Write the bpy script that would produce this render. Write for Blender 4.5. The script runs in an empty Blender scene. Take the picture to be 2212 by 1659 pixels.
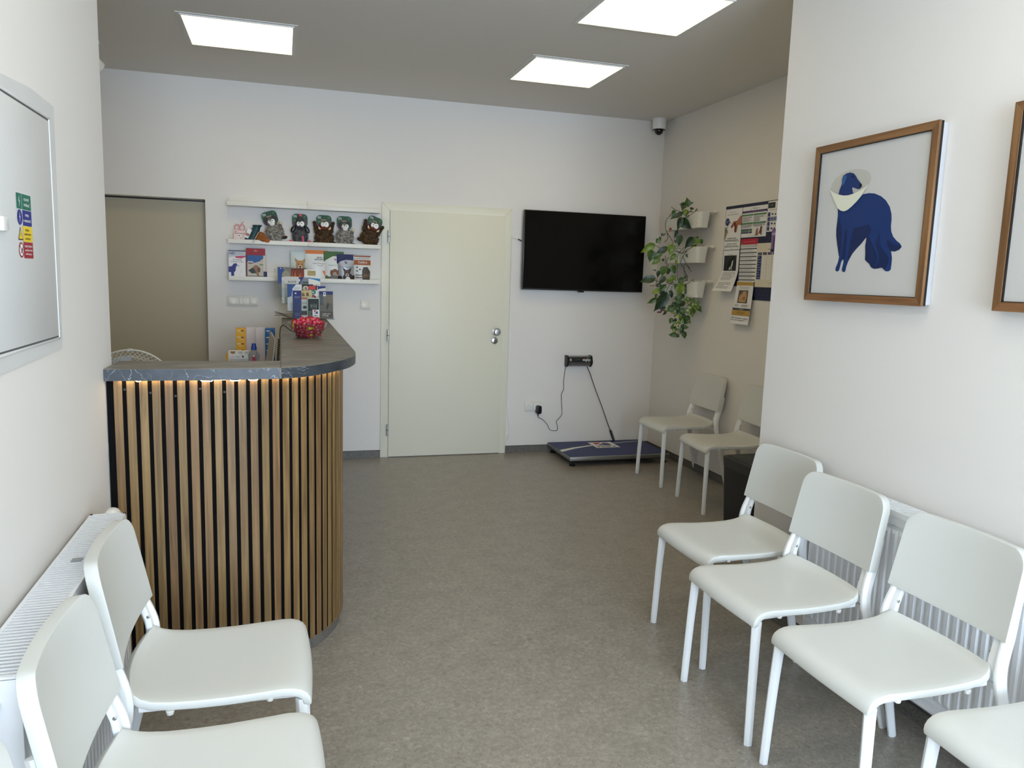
import bpy, bmesh, math, random
from mathutils import Vector, Matrix, Euler
random.seed(7)
PI = math.pi
sc = bpy.context.scene
COL = sc.collection

# ------------------------------------------------------------------ camera
YAW, PIT, ROL, FPX = math.radians(-16.71), math.radians(7.905), math.radians(1.799), 1660.0
CAM_H = 1.4884
cam_d = bpy.data.cameras.new('camera'); cam = bpy.data.objects.new('camera', cam_d); COL.objects.link(cam)
cam_d.sensor_width = 36.0; cam_d.lens = FPX / 2212.0 * 36.0; cam_d.clip_start = 0.02
_base = Matrix(((1, 0, 0), (0, 0, -1), (0, 1, 0)))
_yaw = Matrix(((math.cos(YAW), math.sin(YAW), 0), (-math.sin(YAW), math.cos(YAW), 0), (0, 0, 1)))
_pit = Matrix(((1, 0, 0), (0, math.cos(PIT), -math.sin(PIT)), (0, math.sin(PIT), math.cos(PIT))))
_rol = Matrix(((math.cos(ROL), -math.sin(ROL), 0), (math.sin(ROL), math.cos(ROL), 0), (0, 0, 1)))
_m = _rol @ _pit @ _base @ _yaw                      # world -> (right, down, forward)
_rot = Matrix((_m[0], -_m[1], -_m[2])).transposed()  # camera axes as columns
cam.matrix_world = Matrix.Translation((0, 0, CAM_H)) @ _rot.to_4x4()
sc.camera = cam

# ------------------------------------------------------------------ light and exposure
sc.view_settings.view_transform = 'Standard'; sc.view_settings.look = 'None'
sc.view_settings.gamma = 1.0; sc.view_settings.use_curve_mapping = False
sc.view_settings.exposure = 0.13
SKY = 18.5            # daylight seen through the shop window behind the camera
PANEL = 4.0          # ceiling LED panels
w = bpy.data.worlds.new('world'); sc.world = w; w.use_nodes = True
bg = w.node_tree.nodes['Background']; bg.inputs[0].default_value = (0.72, 0.855, 1.07, 1); bg.inputs[1].default_value = SKY
pd = bpy.data.lights.new('window_portal', 'AREA'); pd.shape = 'RECTANGLE'; pd.size = 2.5; pd.size_y = 2.1
pd.cycles.is_portal = True
po = bpy.data.objects.new('window_portal', pd); COL.objects.link(po)
po.location = (0.77, -2.98, 1.45); po.rotation_euler = (math.radians(90), 0, 0)   # faces +y, into the room
try:
    sc.cycles.use_denoising = True
    sc.cycles.max_bounces = 6; sc.cycles.diffuse_bounces = 4; sc.cycles.glossy_bounces = 3; sc.cycles.use_adaptive_sampling = True; sc.cycles.adaptive_threshold = .03
    sc.cycles.transparent_max_bounces = 16; sc.cycles.transmission_bounces = 4
    sc.cycles.sample_clamp_indirect = 6.0; sc.cycles.caustics_reflective = False; sc.cycles.caustics_refractive = False
except Exception: pass

# ------------------------------------------------------------------ materials
def lin(c):
    return tuple((v / 255 / 12.92) if v / 255 <= .04045 else ((v / 255 + .055) / 1.055) ** 2.4 for v in c)
MATS = {}
def mat(name, c, rough=.5, metal=0.0, spec=.5, emit=None, es=0, alpha=1.0, bump=None, vary=None, coat=0, trans=0, ior=1.45):
    """c: sRGB 0-255. bump=(scale,strength). vary=(scale,amount) soft mottling of the paint/plastic."""
    if name in MATS: return MATS[name]
    m = bpy.data.materials.new(name); m.use_nodes = True; nt = m.node_tree; b = nt.nodes['Principled BSDF']
    col = lin(c)
    b.inputs['Base Color'].default_value = (*col, 1); b.inputs['Roughness'].default_value = rough
    b.inputs['Metallic'].default_value = metal; b.inputs['Specular IOR Level'].default_value = spec
    b.inputs['Alpha'].default_value = alpha; b.inputs['Coat Weight'].default_value = coat
    b.inputs['Transmission Weight'].default_value = trans; b.inputs['IOR'].default_value = ior
    if emit: b.inputs['Emission Color'].default_value = (*lin(emit), 1); b.inputs['Emission Strength'].default_value = es
    tc = nt.nodes.new('ShaderNodeTexCoord')
    if bump:
        n = nt.nodes.new('ShaderNodeTexNoise'); n.inputs['Scale'].default_value = bump[0]; n.inputs['Detail'].default_value = 3
        bp = nt.nodes.new('ShaderNodeBump'); bp.inputs['Strength'].default_value = bump[1]; bp.inputs['Distance'].default_value = .002
        nt.links.new(tc.outputs['Object'], n.inputs['Vector']); nt.links.new(n.outputs['Fac'], bp.inputs['Height'])
        nt.links.new(bp.outputs['Normal'], b.inputs['Normal'])
    if vary:
        n = nt.nodes.new('ShaderNodeTexNoise'); n.inputs['Scale'].default_value = vary[0]; n.inputs['Detail'].default_value = 4
        r = nt.nodes.new('ShaderNodeMix'); r.data_type = 'RGBA'
        k = vary[1]
        r.inputs[6].default_value = (*[v * (1 - k) for v in col], 1); r.inputs[7].default_value = (*[min(1, v * (1 + k)) for v in col], 1)
        nt.links.new(tc.outputs['Object'], n.inputs['Vector']); nt.links.new(n.outputs['Fac'], r.inputs[0])
        nt.links.new(r.outputs[2], b.inputs['Base Color'])
    MATS[name] = m; return m
def P(c, rough=.55, **k):
    """printed / plain colour, shared by value"""
    return mat('ink_%d_%d_%d_%d' % (*c, int(rough * 100)), c, rough, **k)
def ramp(nt, stops):
    r = nt.nodes.new('ShaderNodeValToRGB'); e = r.color_ramp.elements
    while len(e) < len(stops): e.new(.5)
    for el, (p, c) in zip(e, stops): el.position = p; el.color = (*lin(c), 1)
    return r

def floor_material():
    m = bpy.data.materials.new('speckled_linoleum'); m.use_nodes = True; nt = m.node_tree; b = nt.nodes['Principled BSDF']; L = nt.links.new
    tc = nt.nodes.new('ShaderNodeTexCoord')
    n1 = nt.nodes.new('ShaderNodeTexNoise'); n1.inputs['Scale'].default_value = 55; n1.inputs['Detail'].default_value = 6; n1.inputs['Roughness'].default_value = .75; n1.inputs['Distortion'].default_value = .8
    n2 = nt.nodes.new('ShaderNodeTexNoise'); n2.inputs['Scale'].default_value = 9; n2.inputs['Detail'].default_value = 5
    n3 = nt.nodes.new('ShaderNodeTexNoise'); n3.inputs['Scale'].default_value = 210; n3.inputs['Detail'].default_value = 2
    for n in (n1, n2, n3): L(tc.outputs['Object'], n.inputs['Vector'])
    r1 = ramp(nt, [(.30, (131, 124, 114)), (.45, (150, 143, 132)), (.56, (161, 154, 142)), (.72, (186, 179, 165))])
    L(n1.outputs['Fac'], r1.inputs['Fac'])
    r2 = ramp(nt, [(.3, (235, 235, 235)), (.7, (255, 255, 255))]); L(n2.outputs['Fac'], r2.inputs['Fac'])
    mx = nt.nodes.new('ShaderNodeMix'); mx.data_type = 'RGBA'; mx.blend_type = 'MULTIPLY'; mx.inputs[0].default_value = 1
    L(r1.outputs['Color'], mx.inputs[6]); L(r2.outputs['Color'], mx.inputs[7])
    r3 = ramp(nt, [(.27, (95, 92, 90)), (.36, (255, 255, 255))]); L(n3.outputs['Fac'], r3.inputs['Fac'])
    m2 = nt.nodes.new('ShaderNodeMix'); m2.data_type = 'RGBA'; m2.blend_type = 'MULTIPLY'; m2.inputs[0].default_value = 1
    L(mx.outputs[2], m2.inputs[6]); L(r3.outputs['Color'], m2.inputs[7])
    L(m2.outputs[2], b.inputs['Base Color'])
    b.inputs['Roughness'].default_value = .30; b.inputs['Specular IOR Level'].default_value = .45
    bp = nt.nodes.new('ShaderNodeBump'); bp.inputs['Strength'].default_value = .25; bp.inputs['Distance'].default_value = .001
    L(n1.outputs['Fac'], bp.inputs['Height']); L(bp.outputs['Normal'], b.inputs['Normal'])
    MATS['speckled_linoleum'] = m; return m
def plinth_material():
    m = bpy.data.materials.new('speckled_plinth_vinyl'); m.use_nodes = True; nt = m.node_tree; b = nt.nodes['Principled BSDF']; L = nt.links.new
    tc = nt.nodes.new('ShaderNodeTexCoord'); n1 = nt.nodes.new('ShaderNodeTexNoise'); n1.inputs['Scale'].default_value = 120; n1.inputs['Detail'].default_value = 5
    n1.inputs['Roughness'].default_value = .8
    L(tc.outputs['Object'], n1.inputs['Vector']); r1 = ramp(nt, [(.32, (62, 60, 57)), (.48, (102, 99, 94)), (.7, (130, 127, 120))])
    L(n1.outputs['Fac'], r1.inputs['Fac']); L(r1.outputs['Color'], b.inputs['Base Color']); b.inputs['Roughness'].default_value = .45
    return m
def wood_material(name, c1, c2, c3, axis='Z', island=True, rough=.5):
    m = bpy.data.materials.new(name); m.use_nodes = True; nt = m.node_tree; b = nt.nodes['Principled BSDF']; L = nt.links.new
    tc = nt.nodes.new('ShaderNodeTexCoord'); mp = nt.nodes.new('ShaderNodeMapping')
    s = {'Z': (70, 70, 2.6), 'Y': (70, 2.6, 70), 'X': (2.6, 70, 70)}[axis]; mp.inputs['Scale'].default_value = s
    L(tc.outputs['Object'], mp.inputs['Vector'])
    g = nt.nodes.new('ShaderNodeNewGeometry')
    if island:
        cx = nt.nodes.new('ShaderNodeCombineXYZ'); ml = nt.nodes.new('ShaderNodeMath'); ml.operation = 'MULTIPLY'; ml.inputs[1].default_value = 60
        L(g.outputs['Random Per Island'], ml.inputs[0]); L(ml.outputs[0], cx.inputs[0]); L(ml.outputs[0], cx.inputs[2]); L(cx.outputs[0], mp.inputs['Location'])
    n1 = nt.nodes.new('ShaderNodeTexNoise'); n1.inputs['Scale'].default_value = 1; n1.inputs['Detail'].default_value = 6; n1.inputs['Distortion'].default_value = .6
    L(mp.outputs[0], n1.inputs['Vector'])
    r1 = ramp(nt, [(.3, c1), (.5, c2), (.72, c3)]); L(n1.outputs['Fac'], r1.inputs['Fac'])
    hs = nt.nodes.new('ShaderNodeHueSaturation'); L(r1.outputs['Color'], hs.inputs['Color'])
    if island:
        mr = nt.nodes.new('ShaderNodeMapRange'); mr.inputs[3].default_value = .84; mr.inputs[4].default_value = 1.10; L(g.outputs['Random Per Island'], mr.inputs[0]); L(mr.outputs[0], hs.inputs['Value'])
        m3 = nt.nodes.new('ShaderNodeMath'); m3.operation = 'FRACT'; m4 = nt.nodes.new('ShaderNodeMath'); m4.operation = 'MULTIPLY'; m4.inputs[1].default_value = 7.3
        L(g.outputs['Random Per Island'], m4.inputs[0]); L(m4.outputs[0], m3.inputs[0])
        m5 = nt.nodes.new('ShaderNodeMapRange'); m5.inputs[3].default_value = .494; m5.inputs[4].default_value = .507; L(m3.outputs[0], m5.inputs[0]); L(m5.outputs[0], hs.inputs['Hue'])
    L(hs.outputs['Color'], b.inputs['Base Color']); b.inputs['Roughness'].default_value = rough
    MATS[name] = m; return m
def marble_material():
    m = bpy.data.materials.new('blue_grey_marble_edge'); m.use_nodes = True; nt = m.node_tree; b = nt.nodes['Principled BSDF']; L = nt.links.new
    tc = nt.nodes.new('ShaderNodeTexCoord')
    n1 = nt.nodes.new('ShaderNodeTexNoise'); n1.inputs['Scale'].default_value = 14; n1.inputs['Detail'].default_value = 5; L(tc.outputs['Object'], n1.inputs['Vector'])
    r1 = ramp(nt, [(.3, (40, 45, 50)), (.7, (62, 68, 75))]); L(n1.outputs['Fac'], r1.inputs['Fac'])
    mp = nt.nodes.new('ShaderNodeMapping'); mp.inputs['Rotation'].default_value = (0, .6, .3); L(tc.outputs['Object'], mp.inputs['Vector'])
    n2 = nt.nodes.new('ShaderNodeTexNoise'); n2.inputs['Scale'].default_value = 15; n2.inputs['Detail'].default_value = 3; n2.inputs['Distortion'].default_value = 1.2; L(mp.outputs[0], n2.inputs['Vector'])
    r2 = ramp(nt, [(.492, (0, 0, 0)), (.5, (225, 225, 225)), (.508, (0, 0, 0))]); L(n2.outputs['Fac'], r2.inputs['Fac'])
    n3 = nt.nodes.new('ShaderNodeTexNoise'); n3.inputs['Scale'].default_value = 9; L(tc.outputs['Object'], n3.inputs['Vector'])
    r3 = ramp(nt, [(.48, (0, 0, 0)), (.6, (255, 255, 255))]); L(n3.outputs['Fac'], r3.inputs['Fac'])
    ml = nt.nodes.new('ShaderNodeMath'); ml.operation = 'MULTIPLY'; L(r2.outputs['Color'], ml.inputs[0]); L(r3.outputs['Color'], ml.inputs[1])
    mx = nt.nodes.new('ShaderNodeMix'); mx.data_type = 'RGBA'; L(ml.outputs[0], mx.inputs[0]); L(r1.outputs['Color'], mx.inputs[6]); mx.inputs[7].default_value = (*lin((196, 202, 206)), 1)
    L(mx.outputs[2], b.inputs['Base Color']); b.inputs['Roughness'].default_value = .4
    return m
def slab_material():
    m = bpy.data.materials.new('streaked_grey_laminate'); m.use_nodes = True; nt = m.node_tree; b = nt.nodes['Principled BSDF']; L = nt.links.new
    tc = nt.nodes.new('ShaderNodeTexCoord'); mp = nt.nodes.new('ShaderNodeMapping'); mp.inputs['Scale'].default_value = (3.2, 11, 3); L(tc.outputs['Object'], mp.inputs['Vector'])
    n1 = nt.nodes.new('ShaderNodeTexNoise'); n1.inputs['Scale'].default_value = 2; n1.inputs['Detail'].default_value = 6; n1.inputs['Distortion'].default_value = .4; L(mp.outputs[0], n1.inputs['Vector'])
    r1 = ramp(nt, [(.3, (96, 92, 83)), (.5, (116, 111, 101)), (.7, (146, 140, 128))]); L(n1.outputs['Fac'], r1.inputs['Fac'])
    L(r1.outputs['Color'], b.inputs['Base Color']); b.inputs['Roughness'].default_value = .42
    return m
def fur_material(name, c1, c2, scale=60):
    m = bpy.data.materials.new(name); m.use_nodes = True; nt = m.node_tree; b = nt.nodes['Principled BSDF']; L = nt.links.new
    g = nt.nodes.new('ShaderNodeNewGeometry'); r1 = ramp(nt, [(0, c1), (1, c2)])
    tc = nt.nodes.new('ShaderNodeTexCoord'); n = nt.nodes.new('ShaderNodeTexNoise'); n.inputs['Scale'].default_value = scale; L(tc.outputs['Object'], n.inputs['Vector'])
    a = nt.nodes.new('ShaderNodeMath'); a.operation = 'ADD'; mu = nt.nodes.new('ShaderNodeMath'); mu.operation = 'MULTIPLY_ADD'; mu.inputs[1].default_value = 2.0; mu.inputs[2].default_value = -.85
    L(n.outputs['Fac'], mu.inputs[0]); h = nt.nodes.new('ShaderNodeMath'); h.operation = 'MULTIPLY_ADD'; h.inputs[1].default_value = .8; h.inputs[2].default_value = -.1
    L(g.outputs['Random Per Island'], h.inputs[0]); L(mu.outputs[0], a.inputs[0]); L(h.outputs[0], a.inputs[1]); L(a.outputs[0], r1.inputs['Fac'])
    L(r1.outputs['Color'], b.inputs['Base Color']); b.inputs['Roughness'].default_value = .9
    return m
def leaf_material(name, c1, c2, scale=25, lo=.4, hi=.65):
    m = bpy.data.materials.new(name); m.use_nodes = True; nt = m.node_tree; b = nt.nodes['Principled BSDF']; L = nt.links.new
    tc = nt.nodes.new('ShaderNodeTexCoord'); n = nt.nodes.new('ShaderNodeTexNoise'); n.inputs['Scale'].default_value = scale; n.inputs['Detail'].default_value = 3; L(tc.outputs['Object'], n.inputs['Vector'])
    r = ramp(nt, [(lo, c1), (hi, c2)]); L(n.outputs['Fac'], r.inputs['Fac']); L(r.outputs['Color'], b.inputs['Base Color']); b.inputs['Roughness'].default_value = .35
    return m
def glass_mat(name, tint=(235, 240, 240), gl=.12, rough=.03, fk=.8):
    """clear thin glass / acrylic: mostly lets light through, with a little glossy reflection"""
    m = bpy.data.materials.new(name); m.use_nodes = True; nt = m.node_tree; nt.nodes.clear(); L = nt.links.new
    o = nt.nodes.new('ShaderNodeOutputMaterial'); t = nt.nodes.new('ShaderNodeBsdfTransparent'); t.inputs[0].default_value = (*lin(tint), 1)
    g = nt.nodes.new('ShaderNodeBsdfGlossy'); g.inputs['Roughness'].default_value = rough
    mx = nt.nodes.new('ShaderNodeMixShader'); lw = nt.nodes.new('ShaderNodeLayerWeight'); lw.inputs[0].default_value = .5; fr = nt.nodes.new('ShaderNodeMath'); fr.operation = 'POWER'; fr.inputs[1].default_value = 3.5; L(lw.outputs['Facing'], fr.inputs[0])
    ad = nt.nodes.new('ShaderNodeMath'); ad.operation = 'MULTIPLY_ADD'; ad.inputs[1].default_value = fk * .6; ad.inputs[2].default_value = gl * .3; L(fr.outputs[0], ad.inputs[0])
    L(ad.outputs[0], mx.inputs[0]); L(t.outputs[0], mx.inputs[1]); L(g.outputs[0], mx.inputs[2]); L(mx.outputs[0], o.inputs['Surface'])
    MATS[name] = m; return m

WALL = mat('matt_white_wall_paint', (234, 230, 224), .75, spec=.3, bump=(90, .12), vary=(1.2, .012))
CEIL = mat('matt_ceiling_paint', (228, 224, 217), .85, spec=.2, bump=(60, .08))
NICHE = mat('grey_beige_panel_paint', (188, 178, 154), .7, spec=.3, vary=(2, .03))
FLOOR = floor_material(); PLINTH = plinth_material()
CAP = mat('skirting_top_strip', (70, 68, 66), .5)
OAK = wood_material('oak_slat_veneer', (98, 72, 40), (124, 96, 58), (148, 118, 76))
OAKF = wood_material('oak_frame_wood', (100, 66, 38), (120, 82, 50), (138, 98, 62), 'Y', True)
MARBLE = marble_material(); SLAB = slab_material()
BLACK = mat('black_felt_backing', (12, 12, 13), .9, spec=.1)
PLA = mat('white_chair_plastic', (213, 214, 208), .38, spec=.45, bump=(900, .10), vary=(5, .012))
LEGM = mat('white_powder_coat', (236, 238, 238), .35)
RADM = mat('white_radiator_enamel', (238, 240, 242), .28)
RADSHADE = mat('painted_radiator_shade', (34, 37, 42), .8)  # shade inside the radiators, put into the colour of fins and infill
DOORM = mat('door_cream_foil', (234, 231, 212), .45, vary=(3, .015))
CHROME = mat('brushed_steel', (190, 190, 188), .3, metal=1)
STEEL = mat('dull_aluminium', (150, 150, 146), .38, metal=.85)
WPLA = mat('white_gloss_plastic', (238, 238, 234), .25)
SWP = mat('cream_switch_plastic', (226, 222, 208), .3)
SHELFM = mat('white_shelf_lacquer', (236, 234, 224), .4)
BPL = mat('black_plastic', (18, 18, 19), .35)
RUB = mat('black_rubber', (14, 14, 14), .6)
PAPER = mat('white_paper', (236, 236, 236), .7)
PAPG = mat('pale_grey_paper', (222, 223, 226), .7)
GLASS = glass_mat('clear_glass', (250, 252, 252), .06); ACRYL = glass_mat('clear_acrylic', (246, 248, 248), .02, .15, .3); BOWLG = glass_mat('bowl_glass_clear', (240, 248, 246), .30, .03, 1.0)

# ------------------------------------------------------------------ mesh building
_TXT = {}
def text_mesh(s, bold=False):
    k = (s, bold)
    if k in _TXT: return _TXT[k]
    cu = bpy.data.curves.new('t', 'FONT'); cu.body = s; cu.size = 1; cu.resolution_u = 2
    if bold: cu.offset = .022
    o = bpy.data.objects.new('t', cu); COL.objects.link(o)
    dg = bpy.context.evaluated_depsgraph_get(); me = bpy.data.meshes.new_from_object(o.evaluated_get(dg))
    vs = [(v.co.x, v.co.y) for v in me.vertices]; fs = [tuple(p.vertices) for p in me.polygons]
    bpy.data.objects.remove(o); bpy.data.meshes.remove(me); bpy.data.curves.remove(cu)
    if not vs: vs = [(0, 0)]
    x0 = min(v[0] for v in vs); x1 = max(v[0] for v in vs); y0 = min(v[1] for v in vs); y1 = max(v[1] for v in vs)
    _TXT[k] = (vs, fs, x0, x1, y0, y1); return _TXT[k]

class MB:
    def __init__(s): s.v = []; s.f = []; s.m = []; s.mats = []; s.M = Matrix()
    def mi(s, m):
        if m not in s.mats: s.mats.append(m)
        return s.mats.index(m)
    def add(s, vs, fs, m, M=None):
        o = len(s.v); T = s.M @ M if M is not None else s.M
        s.v += [T @ Vector(p) for p in vs]; s.f += [tuple(i + o for i in q) for q in fs]; k = s.mi(m)
        s.m += ([k] * len(fs)) if True else []
        return s
    def box(s, x0, x1, y0, y1, z0, z1, m, M=None):
        vs = [(x, y, z) for z in (z0, z1) for y in (y0, y1) for x in (x0, x1)]
        return s.add(vs, [(0, 2, 3, 1), (4, 5, 7, 6), (0, 1, 5, 4), (2, 6, 7, 3), (0, 4, 6, 2), (1, 3, 7, 5)], m, M)
    def prism(s, pts, lo, hi, m, axis='z', side=None, M=None, top=None):
        """polygon (a,b) extruded lo..hi along axis"""
        n = len(pts)
        g = {'z': lambda a, b, c: (a, b, c), 'y': lambda a, b, c: (a, c, b), 'x': lambda a, b, c: (c, a, b)}[axis]
        area = sum(pts[i][0] * pts[(i + 1) % n][1] - pts[(i + 1) % n][0] * pts[i][1] for i in range(n))
        pts = list(pts) if (area > 0) == (axis != 'y') else list(pts)[::-1]
        vs = [g(a, b, lo) for a, b in pts] + [g(a, b, hi) for a, b in pts]
        s.add(vs, [tuple(range(n))[::-1]], m, M); 
        o = len(s.v) - len(vs)
        s.f += [tuple(range(o + n, o + 2 * n))]; s.m += [s.mi(top or m)]
        ks = s.mi(side or m)
        for i in range(n): j = (i + 1) % n; s.f.append((o + i, o + j, o + n + j, o + n + i)); s.m.append(ks)
        return s
    def tube(s, path, r, m, n=8, cap=True, sx=1.0, closed=False, up=(0, 0, 1), M=None, phase=0.0):
        """r: number or list per point, or list of (rw, rh)"""
        path = [Vector(p) for p in path]; N = len(path); vs = []; fs = []
        upv = Vector(up); prev = None
        for i, p in enumerate(path):
            if closed: t = path[(i + 1) % N] - path[i - 1]
            else: t = path[min(i + 1, N - 1)] - path[max(i - 1, 0)]
            t = t.normalized() if t.length > 1e-9 else Vector((0, 0, 1))
            if prev is None:
                a = upv.cross(t)
                if a.length < 1e-3: a = Vector((1, 0, 0)).cross(t)
                if a.length < 1e-3: a = Vector((0, 1, 0)).cross(t)
                a.normalize()
            else:
                a = prev - t * prev.dot(t); a.normalize()
            prev = a; b = t.cross(a)
            rr = r[i] if isinstance(r, (list, tuple)) else r
            ra, rb = rr if isinstance(rr, (list, tuple)) else (rr, rr * sx)
            for k in range(n):
                an = 2 * PI * k / n + phase; vs.append(p + a * math.cos(an) * ra + b * math.sin(an) * rb)
        segs = N if closed else N - 1
        for i in range(segs):
            for k in range(n):
                a0 = i * n + k; a1 = i * n + (k + 1) % n; j = (i + 1) % N; b0 = j * n + k; b1 = j * n + (k + 1) % n
                fs.append((a0, a1, b1, b0))
        if cap and not closed: fs += [tuple(range(n))[::-1], tuple(range((N - 1) * n, N * n))]
        return s.add(vs, fs, m, M)
    def lathe(s, prof, m, n=24, M=None, cap=True):
        vs = []; fs = []
        for r, z in prof:
            for k in range(n): a = 2 * PI * k / n; vs.append((r * math.cos(a), r * math.sin(a), z))
        for i in range(len(prof) - 1):
            for k in range(n): k2 = (k + 1) % n; fs.append((i * n + k, i * n + k2, (i + 1) * n + k2, (i + 1) * n + k))
        if cap: fs += [tuple(range(n))[::-1], tuple(range((len(prof) - 1) * n, len(prof) * n))]
        return s.add(vs, fs, m, M)
    def ell(s, c, r, m, rot=(0, 0, 0), seg=16, ring=10, M=None):
        T = Matrix.Translation(c) @ Euler(rot).to_matrix().to_4x4(); vs = []; fs = []
        for i in range(1, ring):
            t = PI * i / ring
            for k in range(seg): a = 2 * PI * k / seg; vs.append((r[0] * math.sin(t) * math.cos(a), r[1] * math.sin(t) * math.sin(a), r[2] * math.cos(t)))
        top = len(vs); vs.append((0, 0, r[2])); vs.append((0, 0, -r[2]))
        for i in range(ring - 2):
            for k in range(seg): k2 = (k + 1) % seg; fs.append((i * seg + k, (i + 1) * seg + k, (i + 1) * seg + k2, i * seg + k2))
        for k in range(seg): k2 = (k + 1) % seg; fs.append((top, k, k2)); fs.append((top + 1, (ring - 2) * seg + k2, (ring - 2) * seg + k))
        return s.add(vs, fs, m, (M @ T) if M is not None else T)
    def sheet(s, rows, m, M=None, thick=None, back=None):
        """rows: grid of 3D points; optional slab thickness along the offset vector/func"""
        R = len(rows); C_ = len(rows[0]); vs = [p for r_ in rows for p in r_]
        fs = [(i * C_ + j, i * C_ + j + 1, (i + 1) * C_ + j + 1, (i + 1) * C_ + j) for i in range(R - 1) for j in range(C_ - 1)]
        if thick is None: return s.add(vs, fs, m, M)
        off = [Vector(p) + Vector(thick(i // C_, i % C_) if callable(thick) else thick) for i, p in enumerate(vs)]
        n = len(vs); fs2 = [tuple(n + q for q in f[::-1]) for f in fs]
        rim = [j for j in range(C_)] + [i * C_ + C_ - 1 for i in range(1, R)] + [(R - 1) * C_ + j for j in range(C_ - 2, -1, -1)] + [i * C_ for i in range(R - 2, 0, -1)]
        fr = [(rim[(k + 1) % len(rim)], rim[k], n + rim[k], n + rim[(k + 1) % len(rim)]) for k in range(len(rim))]
        return s.add(vs + off, fs + fs2 + fr, m, M)
    def build(s, name, parent=None, origin=None, smooth=35, bevel=0, bseg=2, label=None, rel=True):
        """verts are in world space (rel=True): moved to be relative to origin, or to the parent's location"""
        me = bpy.data.meshes.new(name)
        off = Vector((0, 0, 0))
        if parent is not None and rel:
            off = Vector(parent.location)
            if parent.parent is not None: off = off + Vector(parent.parent.location)
        elif origin is not None: off = Vector(origin)
        me.from_pydata([tuple(v - off) for v in s.v], [], s.f)
        for m in s.mats: me.materials.append(m)
        me.polygons.foreach_set('material_index', s.m); me.update()
        if bevel or True:
            bm = bmesh.new(); bm.from_mesh(me)
            bmesh.ops.recalc_face_normals(bm, faces=bm.faces) if bevel else None
            if bevel:
                es = [e for e in bm.edges if len(e.link_faces) == 2 and e.calc_face_angle(0) > math.radians(38)]
                if es: bmesh.ops.bevel(bm, geom=es, offset=bevel, segments=bseg, profile=.5, affect='EDGES', clamp_overlap=True)
            bm.to_mesh(me); bm.free()
        if smooth:
            me.polygons.foreach_set('use_smooth', [True] * len(me.polygons)); me.set_sharp_from_angle(angle=math.radians(smooth))
        o = bpy.data.objects.new(name, me); COL.objects.link(o)
        if parent is not None: o.parent = parent
        elif origin is not None: o.location = origin
        if label: o['label'] = label
        return o

class Art:
    """flat printing: shapes in (u right, v up), stacked a hair apart; drawn into an MB through a matrix (u,v,w)->world"""
    def __init__(s, mb, M, w0=.0002, dw=.00012): s.mb = mb; s.M = M; s.w = w0; s.dw = dw
    def poly(s, pts, m, step=True):
        if step: s.w += s.dw
        n = len(pts); a = sum(pts[i][0] * pts[(i + 1) % n][1] - pts[(i + 1) % n][0] * pts[i][1] for i in range(n))
        if a < 0: pts = pts[::-1]
        s.mb.add([(p[0], p[1], s.w) for p in pts], [tuple(range(n))], m, s.M); return s
    def rect(s, u0, v0, u1, v1, m, step=True): return s.poly([(u0, v0), (u1, v0), (u1, v1), (u0, v1)], m, step)
    def oval(s, cx, cy, rx, ry, m, n=24, a0=0, a1=2 * PI, step=True):
        full = abs(a1 - a0 - 2 * PI) < 1e-6
        pts = [(cx + rx * math.cos(a0 + (a1 - a0) * k / (n if full else n - 1)), cy + ry * math.sin(a0 + (a1 - a0) * k / (n if full else n - 1))) for k in range(n)]
        return s.poly(pts, m, step)
    def line(s, pts, wd, m, step=True):
        if step: s.w += s.dw
        for (a, b), (c, d) in zip(pts[:-1], pts[1:]):
            L_ = math.hypot(c - a, d - b) or 1; nx, ny = -(d - b) / L_ * wd / 2, (c - a) / L_ * wd / 2
            s.poly([(a + nx, b + ny), (a - nx, b - ny), (c - nx, d - ny), (c + nx, d + ny)], m, False)
        return s
    def text(s, t, u, v, h, m, width=None, align='l', bold=False, rot=0, slant=0):
        """h: height of the glyphs' bounding box; (u,v) the lower-left (or centre) of it"""
        vs, fs, x0, x1, y0, y1 = text_mesh(t, bold); k = h / ((y1 - y0) or 1); kx = k if width is None else width / ((x1 - x0) or 1)
        W = (x1 - x0) * kx; du = {'l': 0, 'c': -W / 2, 'r': -W}[align]; s.w += s.dw; c, sn = math.cos(rot), math.sin(rot)
        out = []
        for x, y in vs:
            X = (x - x0) * kx + du + slant * (y - y0) * k; Y_ = (y - y0) * k; out.append((u + X * c - Y_ * sn, v + X * sn + Y_ * c, s.w))
        s.mb.add(out, fs, m, s.M); return s
    def lines(s, u0, v0, u1, v1, n, m, wd=None, ragged=.25, seed=1):
        """n rows of small print as runs of word-sized bars"""
        rnd = random.Random(seed); s.w += s.dw; gap = (v1 - v0) / n; wd = wd or gap * .42
        for k in range(n):
            v = v1 - gap * (k + .5); end = u1 - (u1 - u0) * ragged * rnd.random(); u = u0
            while u < end - .002:
                L_ = min(end - u, (u1 - u0) * rnd.uniform(.05, .16)); s.poly([(u, v - wd / 2), (u + L_, v - wd / 2), (u + L_, v + wd / 2), (u, v + wd / 2)], m, False); u += L_ + (u1 - u0) * .018
        return s

def frame(origin, U, V):
    """matrix taking (u,v,w) to world with w = U x V"""
    U = Vector(U).normalized(); V = Vector(V).normalized(); W = U.cross(V)
    M = Matrix((U, V, W)).transposed().to_4x4(); M.translation = Vector(origin); return M

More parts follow.
